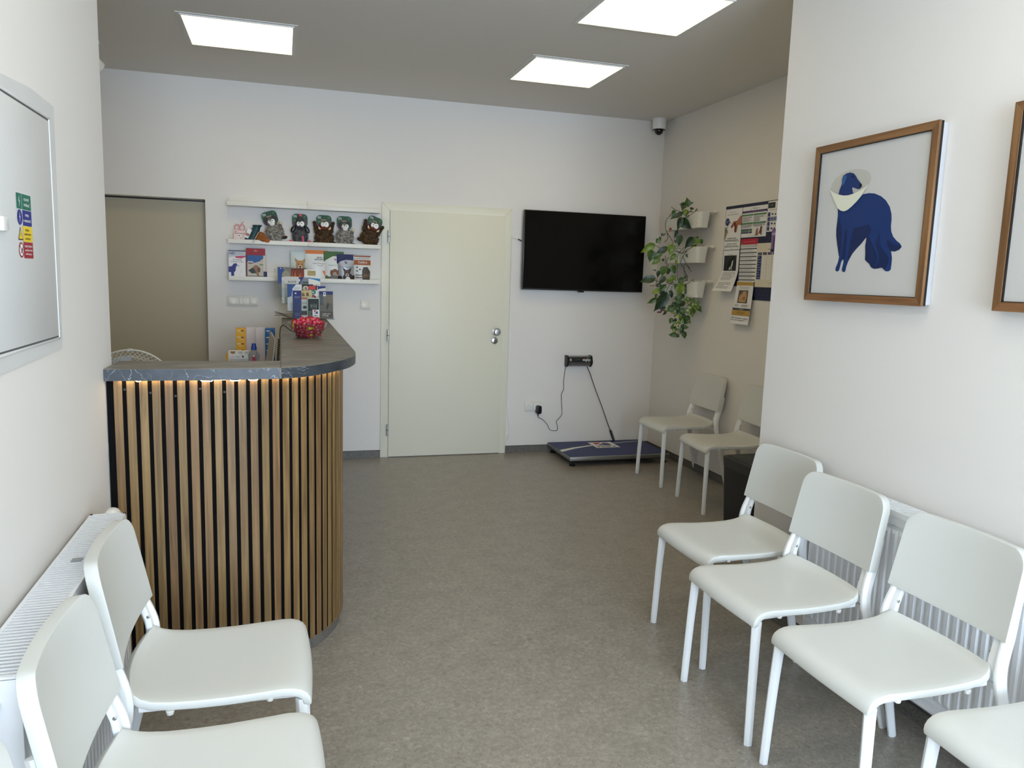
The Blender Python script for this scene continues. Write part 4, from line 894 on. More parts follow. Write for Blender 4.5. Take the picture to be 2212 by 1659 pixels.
m_ = MB(); M = Matrix.Translation((-.240, 6.066, Zs + .062)) @ Matrix.Rotation(math.radians(25), 4, 'Y'); m_.box(-.015, .015, -.001, .001, -.035, .035, PAPER, M); m_.box(-.013, .013, -.0015, -.001, -.02, .0, P((170, 110, 90)), M); m_.build('paper_tag', t, smooth=0)
t = thing('orange_plush_toy', 'orange-brown plush toy lying slumped against the teal bag', 'plush toy', (-.135, 6.09, Zs), 0, 'plush animal toys')
m_ = MB(); furry(m_, (-.150, 6.098, Zs + .045), (.030, .022, .032), ORG, 120, .005); m_.ell((-.168, 6.082, Zs + .028), (.026, .018, .018), ORG, (0, .5, 0)); m_.ell((-.120, 6.088, Zs + .026), (.020, .016, .032), ORG, (0, -.7, 0)); m_.ell((-.138, 6.070, Zs + .020), (.034, .016, .015), ORG, (0, .2, 0)); m_.build('body', t)
m_ = MB(); m_.ell((-.107, 6.066, Zs + .013), (.020, .014, .013), mat('bright_orange_plush', (176, 98, 44), .9)); m_.build('paw', t)
m_ = MB(); M = Matrix.Translation((-.186, 6.060, Zs + .036)) @ Matrix.Rotation(math.radians(28), 4, 'Y'); m_.box(-.002, .002, -.014, .010, -.048, .044, mat('pale_tag_card', (206, 180, 168), .6), M); m_.build('card_tag', t, smooth=0)
# ------------------------------------------------------------------ packets on the lowest ledge
Zl = Z1_ + .014
def pack(name, label, cat, x0, x1, z1, draw, y=6.085, depth=.02, z0=Zl, lean=0.0, group=None, roll=0.0, edge=PAPER):
    W, Hh = x1 - x0, z1 - z0; m = MB(); m.box(0, W, 0, depth, 0, Hh, edge)
    A = Art(m, frame((0, 0, 0), (1, 0, 0), (0, 0, 1)), .0003, .0002); draw(A, W, Hh)
    o = m.build(name, origin=(0, 0, 0), smooth=0); o.location = (x0, y, z0); o.rotation_euler = (-lean, roll, 0); return meta(o, label, cat, group)
def pouch(label, x0, x1, z1, draw, y, mt, group='treat pouches'):
    """puffed foil stand-up bag"""
    t = thing('treat_pouch', label, 'treat bag', ((x0 + x1) / 2, y, Zl), 0, group); W, Hh = x1 - x0, z1 - Zl; rows = []; rows2 = []; n, c = 14, 11
    def dep(f, g): return .024 * math.sin(PI * g) ** .6 * (1 - f) ** .55 * (.35 + .65 * min(1, (1 - f) * 2.2)) + .0012
    for i in range(n + 1):
        f = i / n; a = []; b = []
        for j in range(c + 1):
            g = j / c; xx = -W / 2 + W * g; d = dep(f, g); a.append((xx, -d, f * Hh)); b.append((xx, d, f * Hh))
        rows.append(a); rows2.append(b)
    m = MB().sheet(rows, mt); m.sheet([r[::-1] for r in rows2], mt); m.build('foil_bag', t, rel=False)
    class Warp:
        pass
    m = MB(); A = Art(m, frame((-W / 2, 0, 0), (1, 0, 0), (0, 0, 1)), .0004, .0003); draw(A, W, Hh)
    # print hugs the puffed front: every point is pushed out by the bag's own depth there; polygons are cut fine first
    bm = bmesh.new(); vm = [bm.verts.new(v) for v in m.v]
    for q, k in zip(m.f, m.m):
        try: f_ = bm.faces.new([vm[i] for i in q]); f_.material_index = k
        except ValueError: pass
    bmesh.ops.triangulate(bm, faces=bm.faces)
    for _ in range(4):
        es = [e for e in bm.edges if e.calc_length() > .014]
        if not es: break
        bmesh.ops.subdivide_edges(bm, edges=es, cuts=1); bmesh.ops.triangulate(bm, faces=[f_ for f_ in bm.faces if len(f_.verts) > 3])
    for v in bm.verts:
        g = min(1, max(0, (v.co.x + W / 2) / W)); f = min(1, max(0, v.co.z / Hh)); v.co.y -= dep(f, g)
    me = bpy.data.meshes.new('front_print'); bm.to_mesh(me); bm.free()
    for q in m.mats: me.materials.append(q)
    o = bpy.data.objects.new('front_print', me); COL.objects.link(o); o.parent = t
    return t
def dogface(A, cx_, cy_, s, fur, dark, ear=None, bib=None, up=True):
    ear = ear or fur
    for sx in (-1, 1):
        if up: A.poly([(cx_ + sx * .32 * s, cy_ + .05 * s), (cx_ + sx * .48 * s, cy_ + .62 * s), (cx_ + sx * .08 * s, cy_ + .34 * s)], ear)
        else: A.oval(cx_ + sx * .40 * s, cy_ - .06 * s, .14 * s, .34 * s, ear)
    A.oval(cx_, cy_, .36 * s, .40 * s, fur)
    A.oval(cx_, cy_ - .20 * s, .16 * s, .20 * s, P((226, 214, 196))); A.oval(cx_, cy_ - .13 * s, .09 * s, .07 * s, dark)
    A.oval(cx_, cy_ - .30 * s, .08 * s, .08 * s, dark, step=False)
    for sx in (-1, 1): A.oval(cx_ + sx * .15 * s, cy_ + .08 * s, .045 * s, .045 * s, dark, step=False)
DRK = P((28, 22, 20)); NV = P((34, 44, 120)); BRN = P((128, 84, 52)); TANC = P((186, 140, 92))
def hlogo(A, x, y, s, base=None):
    if base: A.rect(x - .08 * s, y - .5 * s, x + 1.08 * s, y + 1.08 * s, base)
    A.poly([(x, y + .35 * s), (x, y + s), (x + .62 * s, y + s), (x + .42 * s, y + .68 * s)], P((178, 36, 44))); A.poly([(x + .1 * s, y), (x + .42 * s, y + .5 * s), (x + .45 * s, y)], NV); A.poly([(x + .52 * s, y), (x + .55 * s, y + .66 * s), (x + .78 * s, y + .72 * s), (x + s, y + .6 * s), (x + s, y)], NV)
def d_strips(A, W, Hh):
    A.rect(0, 0, W, Hh, P((236, 232, 230))); A.poly([(0, Hh), (W, Hh), (W, .795 * Hh), (.6 * W, .76 * Hh), (.3 * W, .78 * Hh), (0, .74 * Hh)], P((196, 198, 206))); A.rect(0, Hh * .965, W, Hh, P((60, 76, 112)))
    A.text('HD', .05 * W, .85 * Hh, .09 * Hh, P((40, 44, 110)), bold=True, slant=.3); A.text('CRYSTALLVET', .30 * W, .87 * Hh, .05 * Hh, P((150, 152, 160)), width=.58 * W)
    A.poly([(.40 * W, .79 * Hh), (W, .82 * Hh), (W, .775 * Hh), (.75 * W, .72 * Hh), (.40 * W, .735 * Hh)], P((196, 70, 106)))
    A.text('Orudental', .50 * W, .645 * Hh, .055 * Hh, P((60, 62, 84)), width=.52 * W, align='c'); A.text('Collagen Strips', .50 * W, .565 * Hh, .060 * Hh, P((60, 62, 84)), width=.74 * W, align='c')
    A.poly([(0, .42 * Hh), (.18 * W, .43 * Hh), (.30 * W, .53 * Hh), (.46 * W, .54 * Hh), (.52 * W, .49 * Hh), (.47 * W, .455 * Hh), (.42 * W, .38 * Hh), (.40 * W, .28 * Hh), (.31 * W, .20 * Hh), (.32 * W, .05 * Hh), (.26 * W, .05 * Hh), (.22 * W, .10 * Hh), (.20 * W, .05 * Hh), (.14 * W, .05 * Hh), (.14 * W, .21 * Hh), (0, .23 * Hh)], P((44, 50, 126)))
    A.poly([(.47 * W, .47 * Hh), (.62 * W, .47 * Hh), (.60 * W, .43 * Hh), (.50 * W, .44 * Hh)], P((150, 168, 180)))
    A.line([(.44 * W, .05 * Hh), (.43 * W, .2 * Hh), (.46 * W, .4 * Hh)], .0012, P((180, 178, 176))); A.line([(.64 * W, .05 * Hh), (.68 * W, .22 * Hh), (.75 * W, .29 * Hh), (.82 * W, .22 * Hh), (.90 * W, .05 * Hh)], .0012, P((180, 178, 176)))
pack('treat_box', 'white box of collagen strips with a blue dog, far left on the lowest ledge', 'box', -.3800, -.2615, 1.621, d_strips, 6.080, .03)
def d_red(A, W, Hh):
    A.rect(0, 0, W, Hh, P((196, 186, 172))); A.rect(0, .775 * Hh, W, Hh, P((150, 26, 36))); A.poly([(.36 * W, .905 * Hh), (.47 * W, .925 * Hh), (.5 * W, .945 * Hh), (.53 * W, .925 * Hh), (.64 * W, .905 * Hh)], P((190, 176, 168)))
    A.rect(.90 * W, 0, W, .775 * Hh, P((216, 206, 190))); A.rect(.90 * W, .06 * Hh, W, .25 * Hh, P((30, 34, 84))); A.rect(0, 0, .05 * W, .775 * Hh, P((96, 22, 30)))
    A.poly([(.05 * W, .775 * Hh), (.90 * W, .775 * Hh), (.90 * W, .68 * Hh), (.7 * W, .58 * Hh), (.45 * W, .53 * Hh), (.05 * W, .56 * Hh)], P((44, 92, 150))); A.poly([(.05 * W, .54 * Hh), (.38 * W, .54 * Hh), (.35 * W, .50 * Hh), (.15 * W, .49 * Hh)], P((120, 60, 50))); A.text('TRIXIE', .08 * W, .525 * Hh, .055 * Hh, WI, width=.28 * W, bold=True)
    A.poly([(.16 * W, .30 * Hh), (.32 * W, .37 * Hh), (.45 * W, .45 * Hh), (.58 * W, .45 * Hh), (.70 * W, .36 * Hh), (.72 * W, .25 * Hh), (.62 * W, .22 * Hh), (.70 * W, .05 * Hh), (.60 * W, .05 * Hh), (.52 * W, .18 * Hh), (.26 * W, .19 * Hh)], P((150, 112, 76)))
    A.poly([(.14 * W, .28 * Hh), (.34 * W, .37 * Hh), (.46 * W, .28 * Hh), (.50 * W, .19 * Hh), (.26 * W, .18 * Hh)], P((44, 58, 62))); A.oval(.16 * W, .27 * Hh, .04 * W, .03 * Hh, DRK); A.oval(.66 * W, .30 * Hh, .08 * W, .09 * Hh, P((104, 78, 54))); A.rect(.05 * W, 0, .90 * W, .10 * Hh, P((84, 84, 78))); A.text('Medium', .10 * W, .045 * Hh, .035 * Hh, WI, width=.26 * W); A.poly(rrect(.70 * W, .45 * Hh, .88 * W, .49 * Hh, .003), P((104, 140, 80)))
pack('muzzle_box', 'red and blue dog muzzle box with a hanging tab on the lowest ledge', 'box', -.2570, -.1230, 1.641, d_red, 6.078, .035, edge=P((96, 22, 30)))
pack('treat_box', 'white and blue box half hidden behind the red muzzle box', 'box', -.135, -.112, 1.60, lambda A, W, Hh: (A.rect(0, 0, W, Hh, P((222, 214, 200))), A.rect(0, .08 * Hh, W, .30 * Hh, P((30, 34, 84)))), 6.120, .02)
FOILW = mat('white_foil', (222, 224, 220), .3); 
def d_corgi(A, W, Hh):
    A.poly([(0, .10 * Hh), (.30 * W, .40 * Hh), (W, .45 * Hh), (W, 0), (0, 0)], P((56, 166, 150))); A.oval(.55 * W, .28 * Hh, .28 * W, .22 * Hh, TANC); dogface(A, .58 * W, .52 * Hh, .75 * W, TANC, DRK)
pouch('pale pouch with an open-mouthed tan corgi, leftmost treat pouch on the lowest ledge', .060, .178, 1.633, d_corgi, 6.125, mat('pale_grey_blue_foil', (206, 216, 212), .35))
def d_orange(A, W, Hh):
    A.rect(.01 * W, .86 * Hh, .99 * W, .985 * Hh, P((226, 128, 56))); A.text('SKIN', .62 * W, .72 * Hh, .05 * Hh, DRK, width=.24 * W, align='c', bold=True); A.text('SPECIFIC', .62 * W, .66 * Hh, .045 * Hh, DRK, width=.42 * W, align='c', bold=True); A.text('Hypoallergenic', .64 * W, .53 * Hh, .04 * Hh, DRK, width=.6 * W, align='c'); A.text('Treats', .64 * W, .47 * Hh, .035 * Hh, DRK, width=.25 * W, align='c'); A.poly([(.74 * W, .33 * Hh), (W, .30 * Hh), (W, 0), (.95 * W, 0), (.86 * W, .18 * Hh)], P((222, 124, 52)))
pouch('tall white pouch with an orange top band', .165, .335, 1.650, d_orange, 6.112, FOILW)
def d_green(A, W, Hh):
    A.poly([(0, Hh), (W, Hh), (W, .86 * Hh), (.45 * W, .84 * Hh), (.10 * W, .70 * Hh), (0, .62 * Hh)], P((66, 104, 52))); hlogo(A, .52 * W, .70 * Hh, .10 * W); A.text('Healthy M', .22 * W, .50 * Hh, .06 * Hh, P((90, 120, 100)), width=.42 * W); A.poly([(.10 * W, .20 * Hh), (.35 * W, .12 * Hh), (.30 * W, 0), (.06 * W, 0)], P((84, 110, 60))); A.oval(.52 * W, .08 * Hh, .25 * W, .14 * Hh, P((104, 98, 92))); dogface(A, .55 * W, .30 * Hh, .42 * W, BRN, DRK, P((112, 62, 40)), up=False)
pouch('white pouch with a green top and a brown and white beagle', .300, .452, 1.640, d_green, 6.106, FOILW)
def d_navy(A, W, Hh):
    A.poly([(0, Hh), (W, Hh), (W, .78 * Hh), (.5 * W, .80 * Hh), (.2 * W, .74 * Hh), (0, .62 * Hh)], P((22, 30, 84))); hlogo(A, .42 * W, .66 * Hh, .13 * W); A.text('Hypoallergenic', .55 * W, .50 * Hh, .055 * Hh, P((38, 40, 50)), width=.74 * W, align='c'); A.text('Treats', .6 * W, .45 * Hh, .035 * Hh, P((38, 40, 50)), width=.2 * W, align='c')
    A.oval(.60 * W, .12 * Hh, .28 * W, .20 * Hh, P((40, 32, 30))); A.oval(.60 * W, .04 * Hh, .14 * W, .14 * Hh, P((224, 222, 218))); dogface(A, .56 * W, .30 * Hh, .50 * W, P((84, 60, 48)), DRK, DRK); A.oval(.17 * W, .12 * Hh, .13 * W, .09 * Hh, P((30, 28, 30))); A.oval(.92 * W, .10 * Hh, .10 * W, .14 * Hh, P((30, 28, 30)))
pouch('silver pouch with a navy top and a dark collie', .398, .536, 1.622, d_navy, 6.096, mat('silver_grey_foil', (168, 170, 174), .28, metal=.3))
def d_cal(A, W, Hh):
    A.rect(.02 * W, .94 * Hh, .98 * W, .995 * Hh, P((150, 84, 52))); A.rect(.02 * W, .64 * Hh, .98 * W, .83 * Hh, P((158, 86, 40))); A.text('Calibra', .52 * W, .70 * Hh, .09 * Hh, WI, width=.52 * W, align='c')
    for k in range(10): A.poly([((.06 + .09 * k) * W, .845 * Hh), ((.10 + .09 * k) * W, .885 * Hh), ((.06 + .09 * k) * W, .925 * Hh), ((.02 + .09 * k) * W, .885 * Hh)], P((150, 156, 162)), k == 0)
    for a, b in ((.20, .56), (.36, .48), (.20, .42)): A.poly([((a - .05) * W, (b - .03) * Hh), ((a - .05) * W, (b + .03) * Hh), (a * W, b * Hh), ((a + .05) * W, (b + .03) * Hh), ((a + .05) * W, (b - .03) * Hh), (a * W, (b - .006) * Hh)], DRK)
    A.poly([(.50 * W, .02 * Hh), (.52 * W, .30 * Hh), (.48 * W, .42 * Hh), (.56 * W, .56 * Hh), (.80 * W, .57 * Hh), (.95 * W, .40 * Hh), (.92 * W, .02 * Hh)], P((72, 66, 58))); A.oval(.72 * W, .24 * Hh, .18 * W, .07 * Hh, P((118, 88, 58))); A.text('SNACK', .10 * W, .22 * Hh, .07 * Hh, P((60, 54, 50)), width=.42 * W, bold=True); A.rect(.10 * W, .14 * Hh, .5 * W, .18 * Hh, P((120, 84, 58))); A.lines(.12 * W, .02 * Hh, .5 * W, .12 * Hh, 4, P((150, 150, 146)))
pouch('white and brown Calibra snack pouch, rightmost on the lowest ledge', .524, .656, 1.618, d_cal, 6.092, FOILW)

# ------------------------------------------------------------------ brochure rack and its leaflets
rk = thing('brochure_rack', 'clear acrylic four tier brochure rack at the far end of the counter', 'brochure rack', (.19, 5.70, CZ1))
LEAN = math.radians(10)
TIERS = [(-.040, 1.300, 5.790, .262), (-.008, 1.250, 5.770, .262), (.028, 1.198, 5.750, .262), (.064, 1.147, 5.73, .290)]   # x0, z0, y front, width; back tier first
def tier_frame(k): x0, z0, y, w_ = TIERS[k]; return frame((x0, y, z0), (1, 0, 0), (-.11, math.sin(LEAN), math.cos(LEAN)))
for k, (x0, z0, y, w_) in enumerate(TIERS):
    M = tier_frame(k); m = MB(); hh = .115; dp = .028
    m.box(0, w_, 0, hh, 0, .003, ACRYL, M); m.box(0, w_, -.003, hh + .09, -dp, -dp + .003, ACRYL, M)
    m.box(0, .003, 0, hh, -dp, 0, ACRYL, M); m.box(w_ - .003, w_, 0, hh, -dp, 0, ACRYL, M); m.box(0, w_, -.003, 0, -dp, .003, ACRYL, M)
    if k < 3: pass
    m.build('pocket_tier', rk, smooth=0)
MB().box(-.03, -.026, 5.74, 5.82, CZ1, 1.40, ACRYL).box(.30, .304, 5.74, 5.82, CZ1, 1.40, ACRYL).build('side_support', rk, smooth=0)
MB().box(.03, .36, 5.70, 5.82, CZ1, CZ1 + .004, ACRYL).build('base_plate', rk, smooth=0)
def leaflet(label, tier, u, w_, top, draw, back=.012, thick=.010, edge=P((150, 146, 138)), name='brochure', base=.003):
    """u offset in the pocket, top = visible height above the pocket floor"""
    M = tier_frame(tier); m = MB(); Ml = Matrix.Translation((0, 0, 0))
    m.box(0, w_, 0, top, -thick, 0, edge); A = Art(m, Matrix(), .0003, .0002); draw(A, w_, top)
    o = m.build(name, origin=(0, 0, 0), smooth=0); M2 = M @ Matrix.Translation((u, base, -back)); o.matrix_world = M2; o.location = M2.to_translation(); o.rotation_euler = M2.to_euler(); return meta(o, label, 'brochure', 'brochures in the acrylic rack')
GRAYC = P((176, 178, 182)); SAND = P((206, 186, 140))
# back tier
leaflet('blue topped brochure with an animal photo, left in the top tier', 0, .006, .092, .212, lambda A, W, h: (A.rect(0, 0, W, h, P((120, 118, 110))), A.poly([(0, h), (.35 * W, h), (.8 * W, .6 * h), (0, .4 * h)], P((44, 74, 140))), A.oval(.62 * W, .72 * h, .30 * W, .16 * h, P((150, 146, 128))), A.rect(.2 * W, .94 * h, .27 * W, .97 * h, WI)))
leaflet('brochure with an orange fire-like autumn picture in the top tier', 0, .098, .110, .206, lambda A, W, h: (A.rect(0, 0, W, h, P((120, 44, 24))), [A.poly([((.04 + .09 * q) * W, .5 * h), ((.09 + .09 * q) * W, (.72 + .2 * random.Random(q).random()) * h), ((.13 + .09 * q) * W, .5 * h)], P([(224, 120, 40), (196, 70, 30), (236, 160, 60)][q % 3]), q == 0) for q in range(10)], A.rect(0, .965 * h, W, h, P((70, 24, 18)))), edge=P((70, 24, 18)))
leaflet('white brochure with a gold label, right in the top tier', 0, .190, .082, .200, lambda A, W, h: (A.rect(0, 0, W, h, P((226, 222, 214))), A.rect(.30 * W, .78 * h, .98 * W, .95 * h, P((168, 148, 92))), A.text('PROFI', .64 * W, .83 * h, .04 * h, P((214, 200, 150)), width=.45 * W, align='c')), back=.006)
# second tier
leaflet('grey brochure marked ALAVIS', 1, .020, .100, .195, lambda A, W, h: (A.rect(0, 0, W, h, P((160, 160, 152))), A.rect(0, .74 * h, W, h, P((206, 206, 200))), A.text('ALAVIS', .52 * W, .77 * h, .075 * h, P((50, 62, 84)), width=.6 * W, align='c', bold=True)), back=.006)
leaflet('white leaflet at the far left behind the ALAVIS brochure', 1, .002, .030, .190, lambda A, W, h: A.rect(0, 0, W, h, P((216, 216, 212))), back=.012)
leaflet('navy and grey brochure with a black and white animal, beside the ALAVIS one', 1, .112, .086, .192, lambda A, W, h: (A.rect(0, 0, W, h, P((128, 138, 150))), A.poly([(0, h), (.5 * W, h), (.22 * W, .8 * h), (0, .55 * h)], NV), A.rect(.1 * W, .84 * h, .2 * W, .93 * h, WI), A.rect(.42 * W, .78 * h, .92 * W, .84 * h, P((60, 84, 72))), A.oval(.55 * W, .45 * h, .4 * W, .20 * h, DRK)))
leaflet('white brochure with a blue top and script writing, right in the second tier', 1, .188, .082, .190, lambda A, W, h: (A.rect(0, 0, W, h, P((228, 228, 224))), A.poly([(0, h), (W, .97 * h), (W, .86 * h), (.5 * W, .93 * h), (0, .97 * h)], P((44, 128, 190))), A.text('dandelí', .5 * W, .66 * h, .10 * h, P((44, 50, 60)), width=.68 * W, align='c', slant=.3)), back=.006)
# third tier
leaflet('blue and white brochure, left in the third tier', 2, .004, .100, .192, lambda A, W, h: (A.rect(0, 0, W, h, P((226, 228, 230))), A.poly([(0, h), (.6 * W, h), (.36 * W, .85 * h), (.28 * W, .55 * h), (0, .5 * h)], P((48, 84, 146))), A.rect(.38 * W, .68 * h, W, .74 * h, P((40, 62, 116))), A.lines(.42 * W, .80 * h, .9 * W, .90 * h, 3, GRAYC)), back=.006)
leaflet('dark brochure with a dog photo in the third tier', 2, .104, .080, .196, lambda A, W, h: (A.rect(0, 0, W, h, P((40, 38, 34))), A.oval(.35 * W, .84 * h, .28 * W, .10 * h, P((206, 190, 170))), A.oval(.38 * W, .72 * h, .14 * W, .1 * h, P((190, 150, 110))), A.oval(.36 * W, .86 * h, .06 * W, .03 * h, DRK)), edge=DRK)
leaflet('brochure with a red tab and a wolf-like dog, third tier', 2, .150, .062, .186, lambda A, W, h: (A.rect(0, 0, W, h, P((62, 56, 54))), A.rect(.05 * W, .84 * h, .8 * W, .99 * h, P((206, 66, 66))), A.oval(.5 * W, .68 * h, .4 * W, .12 * h, P((130, 112, 106)))), back=.004)
leaflet('navy banded white brochure, right in the third tier', 2, .192, .078, .184, lambda A, W, h: (A.rect(0, 0, W, h, P((222, 218, 212))), A.poly([(0, h), (W, h), (W, .93 * h), (.5 * W, .90 * h), (0, .80 * h)], NV), A.rect(.08 * W, .80 * h, .30 * W, .97 * h, WI), A.oval(.19 * W, .90 * h, .05 * W, .04 * h, NV), A.rect(.6 * W, .76 * h, .92 * W, .79 * h, P((196, 130, 120)))), back=.007)
# front tier
leaflet('dark blue booklet, left in the front tier', 3, .004, .060, .200, lambda A, W, h: (A.rect(0, 0, W, h, P((46, 62, 122))), A.rect(0, .78 * h, W, h, P((36, 46, 120))), A.oval(.34 * W, .90 * h, .10 * W, .03 * h, WI), A.lines(.2 * W, .72 * h, .9 * W, .80 * h, 3, P((150, 156, 180))), A.lines(.2 * W, .08 * h, .9 * W, .2 * h, 4, P((110, 120, 170)))), back=.006, edge=P((36, 46, 120)))
leaflet('leaflet with two small dogs on a sandy background, front tier', 3, .046, .092, .202, lambda A, W, h: (A.rect(0, 0, W, h, P((222, 222, 220))), A.rect(0, .66 * h, W, h, SAND), [A.oval(a * W, .88 * h, .11 * W, .05 * h, P((120, 90, 56)), step=False) for a in (.32, .66)], [A.oval(a * W, .83 * h, .12 * W, .03 * h, DRK, step=False) for a in (.34, .68)], A.rect(.15 * W, .69 * h, W, .745 * h, P((200, 110, 100))), A.lines(.2 * W, .52 * h, .95 * W, .62 * h, 3, P((140, 140, 140))), A.oval(.45 * W, .40 * h, .15 * W, .05 * h, P((50, 48, 48))), A.rect(.2 * W, .12 * h, .8 * W, .27 * h, P((70, 68, 66)))), back=.010)
leaflet('white leaflet with teal and dark red round symbols, front tier', 3, .118, .058, .206, lambda A, W, h: (A.rect(0, 0, W, h, P((232, 230, 226))), A.oval(.5 * W, .93 * h, .34 * W, .085 * h, P((54, 128, 122))), A.text('M', .5 * W, .90 * h, .05 * h, WI, align='c', bold=True), A.oval(.5 * W, .74 * h, .36 * W, .095 * h, P((142, 36, 62))), A.text('S', .5 * W, .70 * h, .075 * h, WI, align='c', bold=True)), back=.014)
leaflet('navy topped leaflet with a running cat picture and system lettering, right in the front tier', 3, .188, .098, .200, lambda A, W, h: (A.rect(0, 0, W, h, P((120, 112, 100))), A.rect(0, .88 * h, W, h, P((32, 48, 104))), A.rect(.30 * W, .82 * h, .48 * W, .96 * h, WI), A.oval(.39 * W, .90 * h, .05 * W, .03 * h, NV), A.rect(0, .5 * h, .3 * W, .88 * h, P((84, 92, 100))), A.poly([(.5 * W, .40 * h), (.62 * W, .62 * h), (.70 * W, .50 * h), (.56 * W, .30 * h)], P((66, 60, 48))), A.rect(.08 * W, .05 * h, .96 * W, .26 * h, P((96, 82, 74))), A.text('5 MINUTE', .2 * W, .15 * h, .05 * h, P((220, 214, 206)), width=.6 * W, bold=True), A.text('SYSTEM', .2 * W, .08 * h, .05 * h, P((220, 214, 206)), width=.46 * W, bold=True)), back=.008)
leaflet('black leaflet with a white square logo leaning in front of the rack', 3, .104, .086, .148, lambda A, W, h: (A.rect(0, 0, W, h, P((196, 206, 200))), A.rect(.05 * W, 0, .95 * W, .95 * h, P((30, 44, 42))), A.line([(.3 * W, .5 * h), (.3 * W, .68 * h), (.75 * W, .68 * h), (.75 * W, .5 * h), (.3 * W, .5 * h)], .0015, P((170, 180, 176))), A.text('METABOLIC', .52 * W, .57 * h, .05 * h, P((190, 198, 194)), width=.5 * W, align='c'), A.rect(.42 * W, .05 * h, .96 * W, .42 * h, WI), hlogo(A, .55 * W, .22 * h, .30 * W), A.text("Hill's", .69 * W, .09 * h, .075 * h, DRK, width=.34 * W, align='c', bold=True), A.lines(.12 * W, .08 * h, .38 * W, .36 * h, 5, P((150, 160, 156)))), back=-.008, edge=P((196, 206, 200)))
# rolled papers poking out on the left of the rack
for k in range(3):
    o = MB().sheet([[(-.056 + .13 * a, 5.700 + .055 * b, CZ1 + .010 + .011 * k + .006 * math.sin(a * 5 + k) + .012 * (1 - a)) for a in [i / 10 for i in range(11)]] for b in (0, 1)], mat('brown_printed_paper', (112, 98, 88), .6), thick=(0, 0, .0025)).build('loose_leaflet', origin=(0, 5.72, CZ1)); 
    meta(o, ['curled brown leaflet, lowest of three sticking out left of the rack', 'curled brown leaflet, middle of three sticking out left of the rack', 'curled brown leaflet, topmost of three sticking out left of the rack'][k], 'leaflet', 'curled leaflets')

# ------------------------------------------------------------------ bowl of sweets
BX, BY = .122, 4.115; BR, BH = .100, .080
def brad(h): return .050 + (BR - .050) * min(1, max(0, h) / BH) ** .62
t = thing('glass_bowl', 'clear glass bowl full of wrapped sweets on the counter', 'bowl', (BX, BY, CZ1)); prof = [(.002, .0), (.046, 0), (.050, .003)] + [(brad(h), h) for h in (.008, .018, .03, .045, .06, .072, .080)]
prof_in = [(brad(h) - .0035, h) for h in (.079, .065, .05, .035, .02, .010)] + [(.044, .007), (.002, .006)]
MB().lathe(prof + prof_in, BOWLG, 40, Matrix.Translation((BX, BY, CZ1)), cap=False).build('bowl_glass', t, smooth=50)
RS = mat('red_sweet_wrapper', (206, 34, 62), .28); YS = mat('yellow_sweet_wrapper', (236, 200, 52), .28)
def make_candy(m0, letter, label):
    t = thing('wrapped_sweet', label, 'sweet', (0, 0, 0), 0, 'wrapped sweets in the glass bowl')
    m = MB().ell((0, 0, 0), (.0115, .0095, .0065), m0, seg=12, ring=8)
    if letter:
        for zz, U_ in ((1, (1, 0, 0)), (-1, (-1, 0, 0))):
            A = Art(m, frame((0, 0, zz * .0064), U_, (0, 1, 0) if zz > 0 else (0, 1, 0)), .0004); A.text(letter, 0, -.0042, .0085, WI, align='c')
    m.build('wrapped_centre', t, rel=False)
    for sx in (-1, 1):
        mm = MB(); n = 7; pts = [(sx * .0100, 0, 0)]; fan = []
        rows = [[(sx * .0100, -.0018 + .0036 * j / n, 0) for j in range(n + 1)], [(sx * (.0175 + .001 * (j % 2)), -.0085 + .017 * j / n, .0022 * (1 if j % 2 else -1)) for j in range(n + 1)]]
        mm.sheet(rows, m0, thick=(0, 0, .0003)); mm.build('twisted_end', t, rel=False, smooth=0)
    return t
protos = [make_candy(RS, 'O', 'red wrapped sweet with white lettering in the glass bowl'), make_candy(RS, 'D', 'red wrapped sweet with white lettering in the glass bowl'), make_candy(RS, 'M', 'red wrapped sweet with white lettering in the glass bowl'), make_candy(YS, None, 'yellow wrapped sweet in the glass bowl')]
rnd = random.Random(11); placed = []
tries = 0
while tries < 30000 and len(placed) < 210:
    tries += 1; h = rnd.uniform(.012, .098); R0 = brad(h) - .0165 if h < .062 else max(.012, (BR - .020) * math.sqrt(max(0, 1 - ((h - .060) / .042) ** 2)))
    a = rnd.uniform(0, 2 * PI); q = math.sqrt(rnd.random()) * R0
    if h < .062 and q < R0 - .022: continue
    if h < .075 and (math.sin(a) > .35): continue                    # the far side below the heap is never in sight
    p = Vector((BX + q * math.cos(a), BY + q * math.sin(a), CZ1 + h))
    if any((p - o_).length < .0152 for o_ in placed): continue
    placed.append(p)
cnt_used = [0, 0, 0, 0]
for i, p in enumerate(placed):
    k = 3 if i % 17 == 4 else i % 3
    tilt = rnd.uniform(.6, 1.5); out = math.atan2(p.y - BY, p.x - BX)
    rot = (tilt * 1.0, rnd.uniform(-.5, .5), rnd.uniform(-.8, .8)) if rnd.random() < .6 else (rnd.uniform(0, 6), rnd.uniform(0, 6), rnd.uniform(0, 6))
    if cnt_used[k] == 0: o = protos[k]; o.location = p; o.rotation_euler = rot
    else: dup(protos[k], p, rot=rot)
    cnt_used[k] += 1

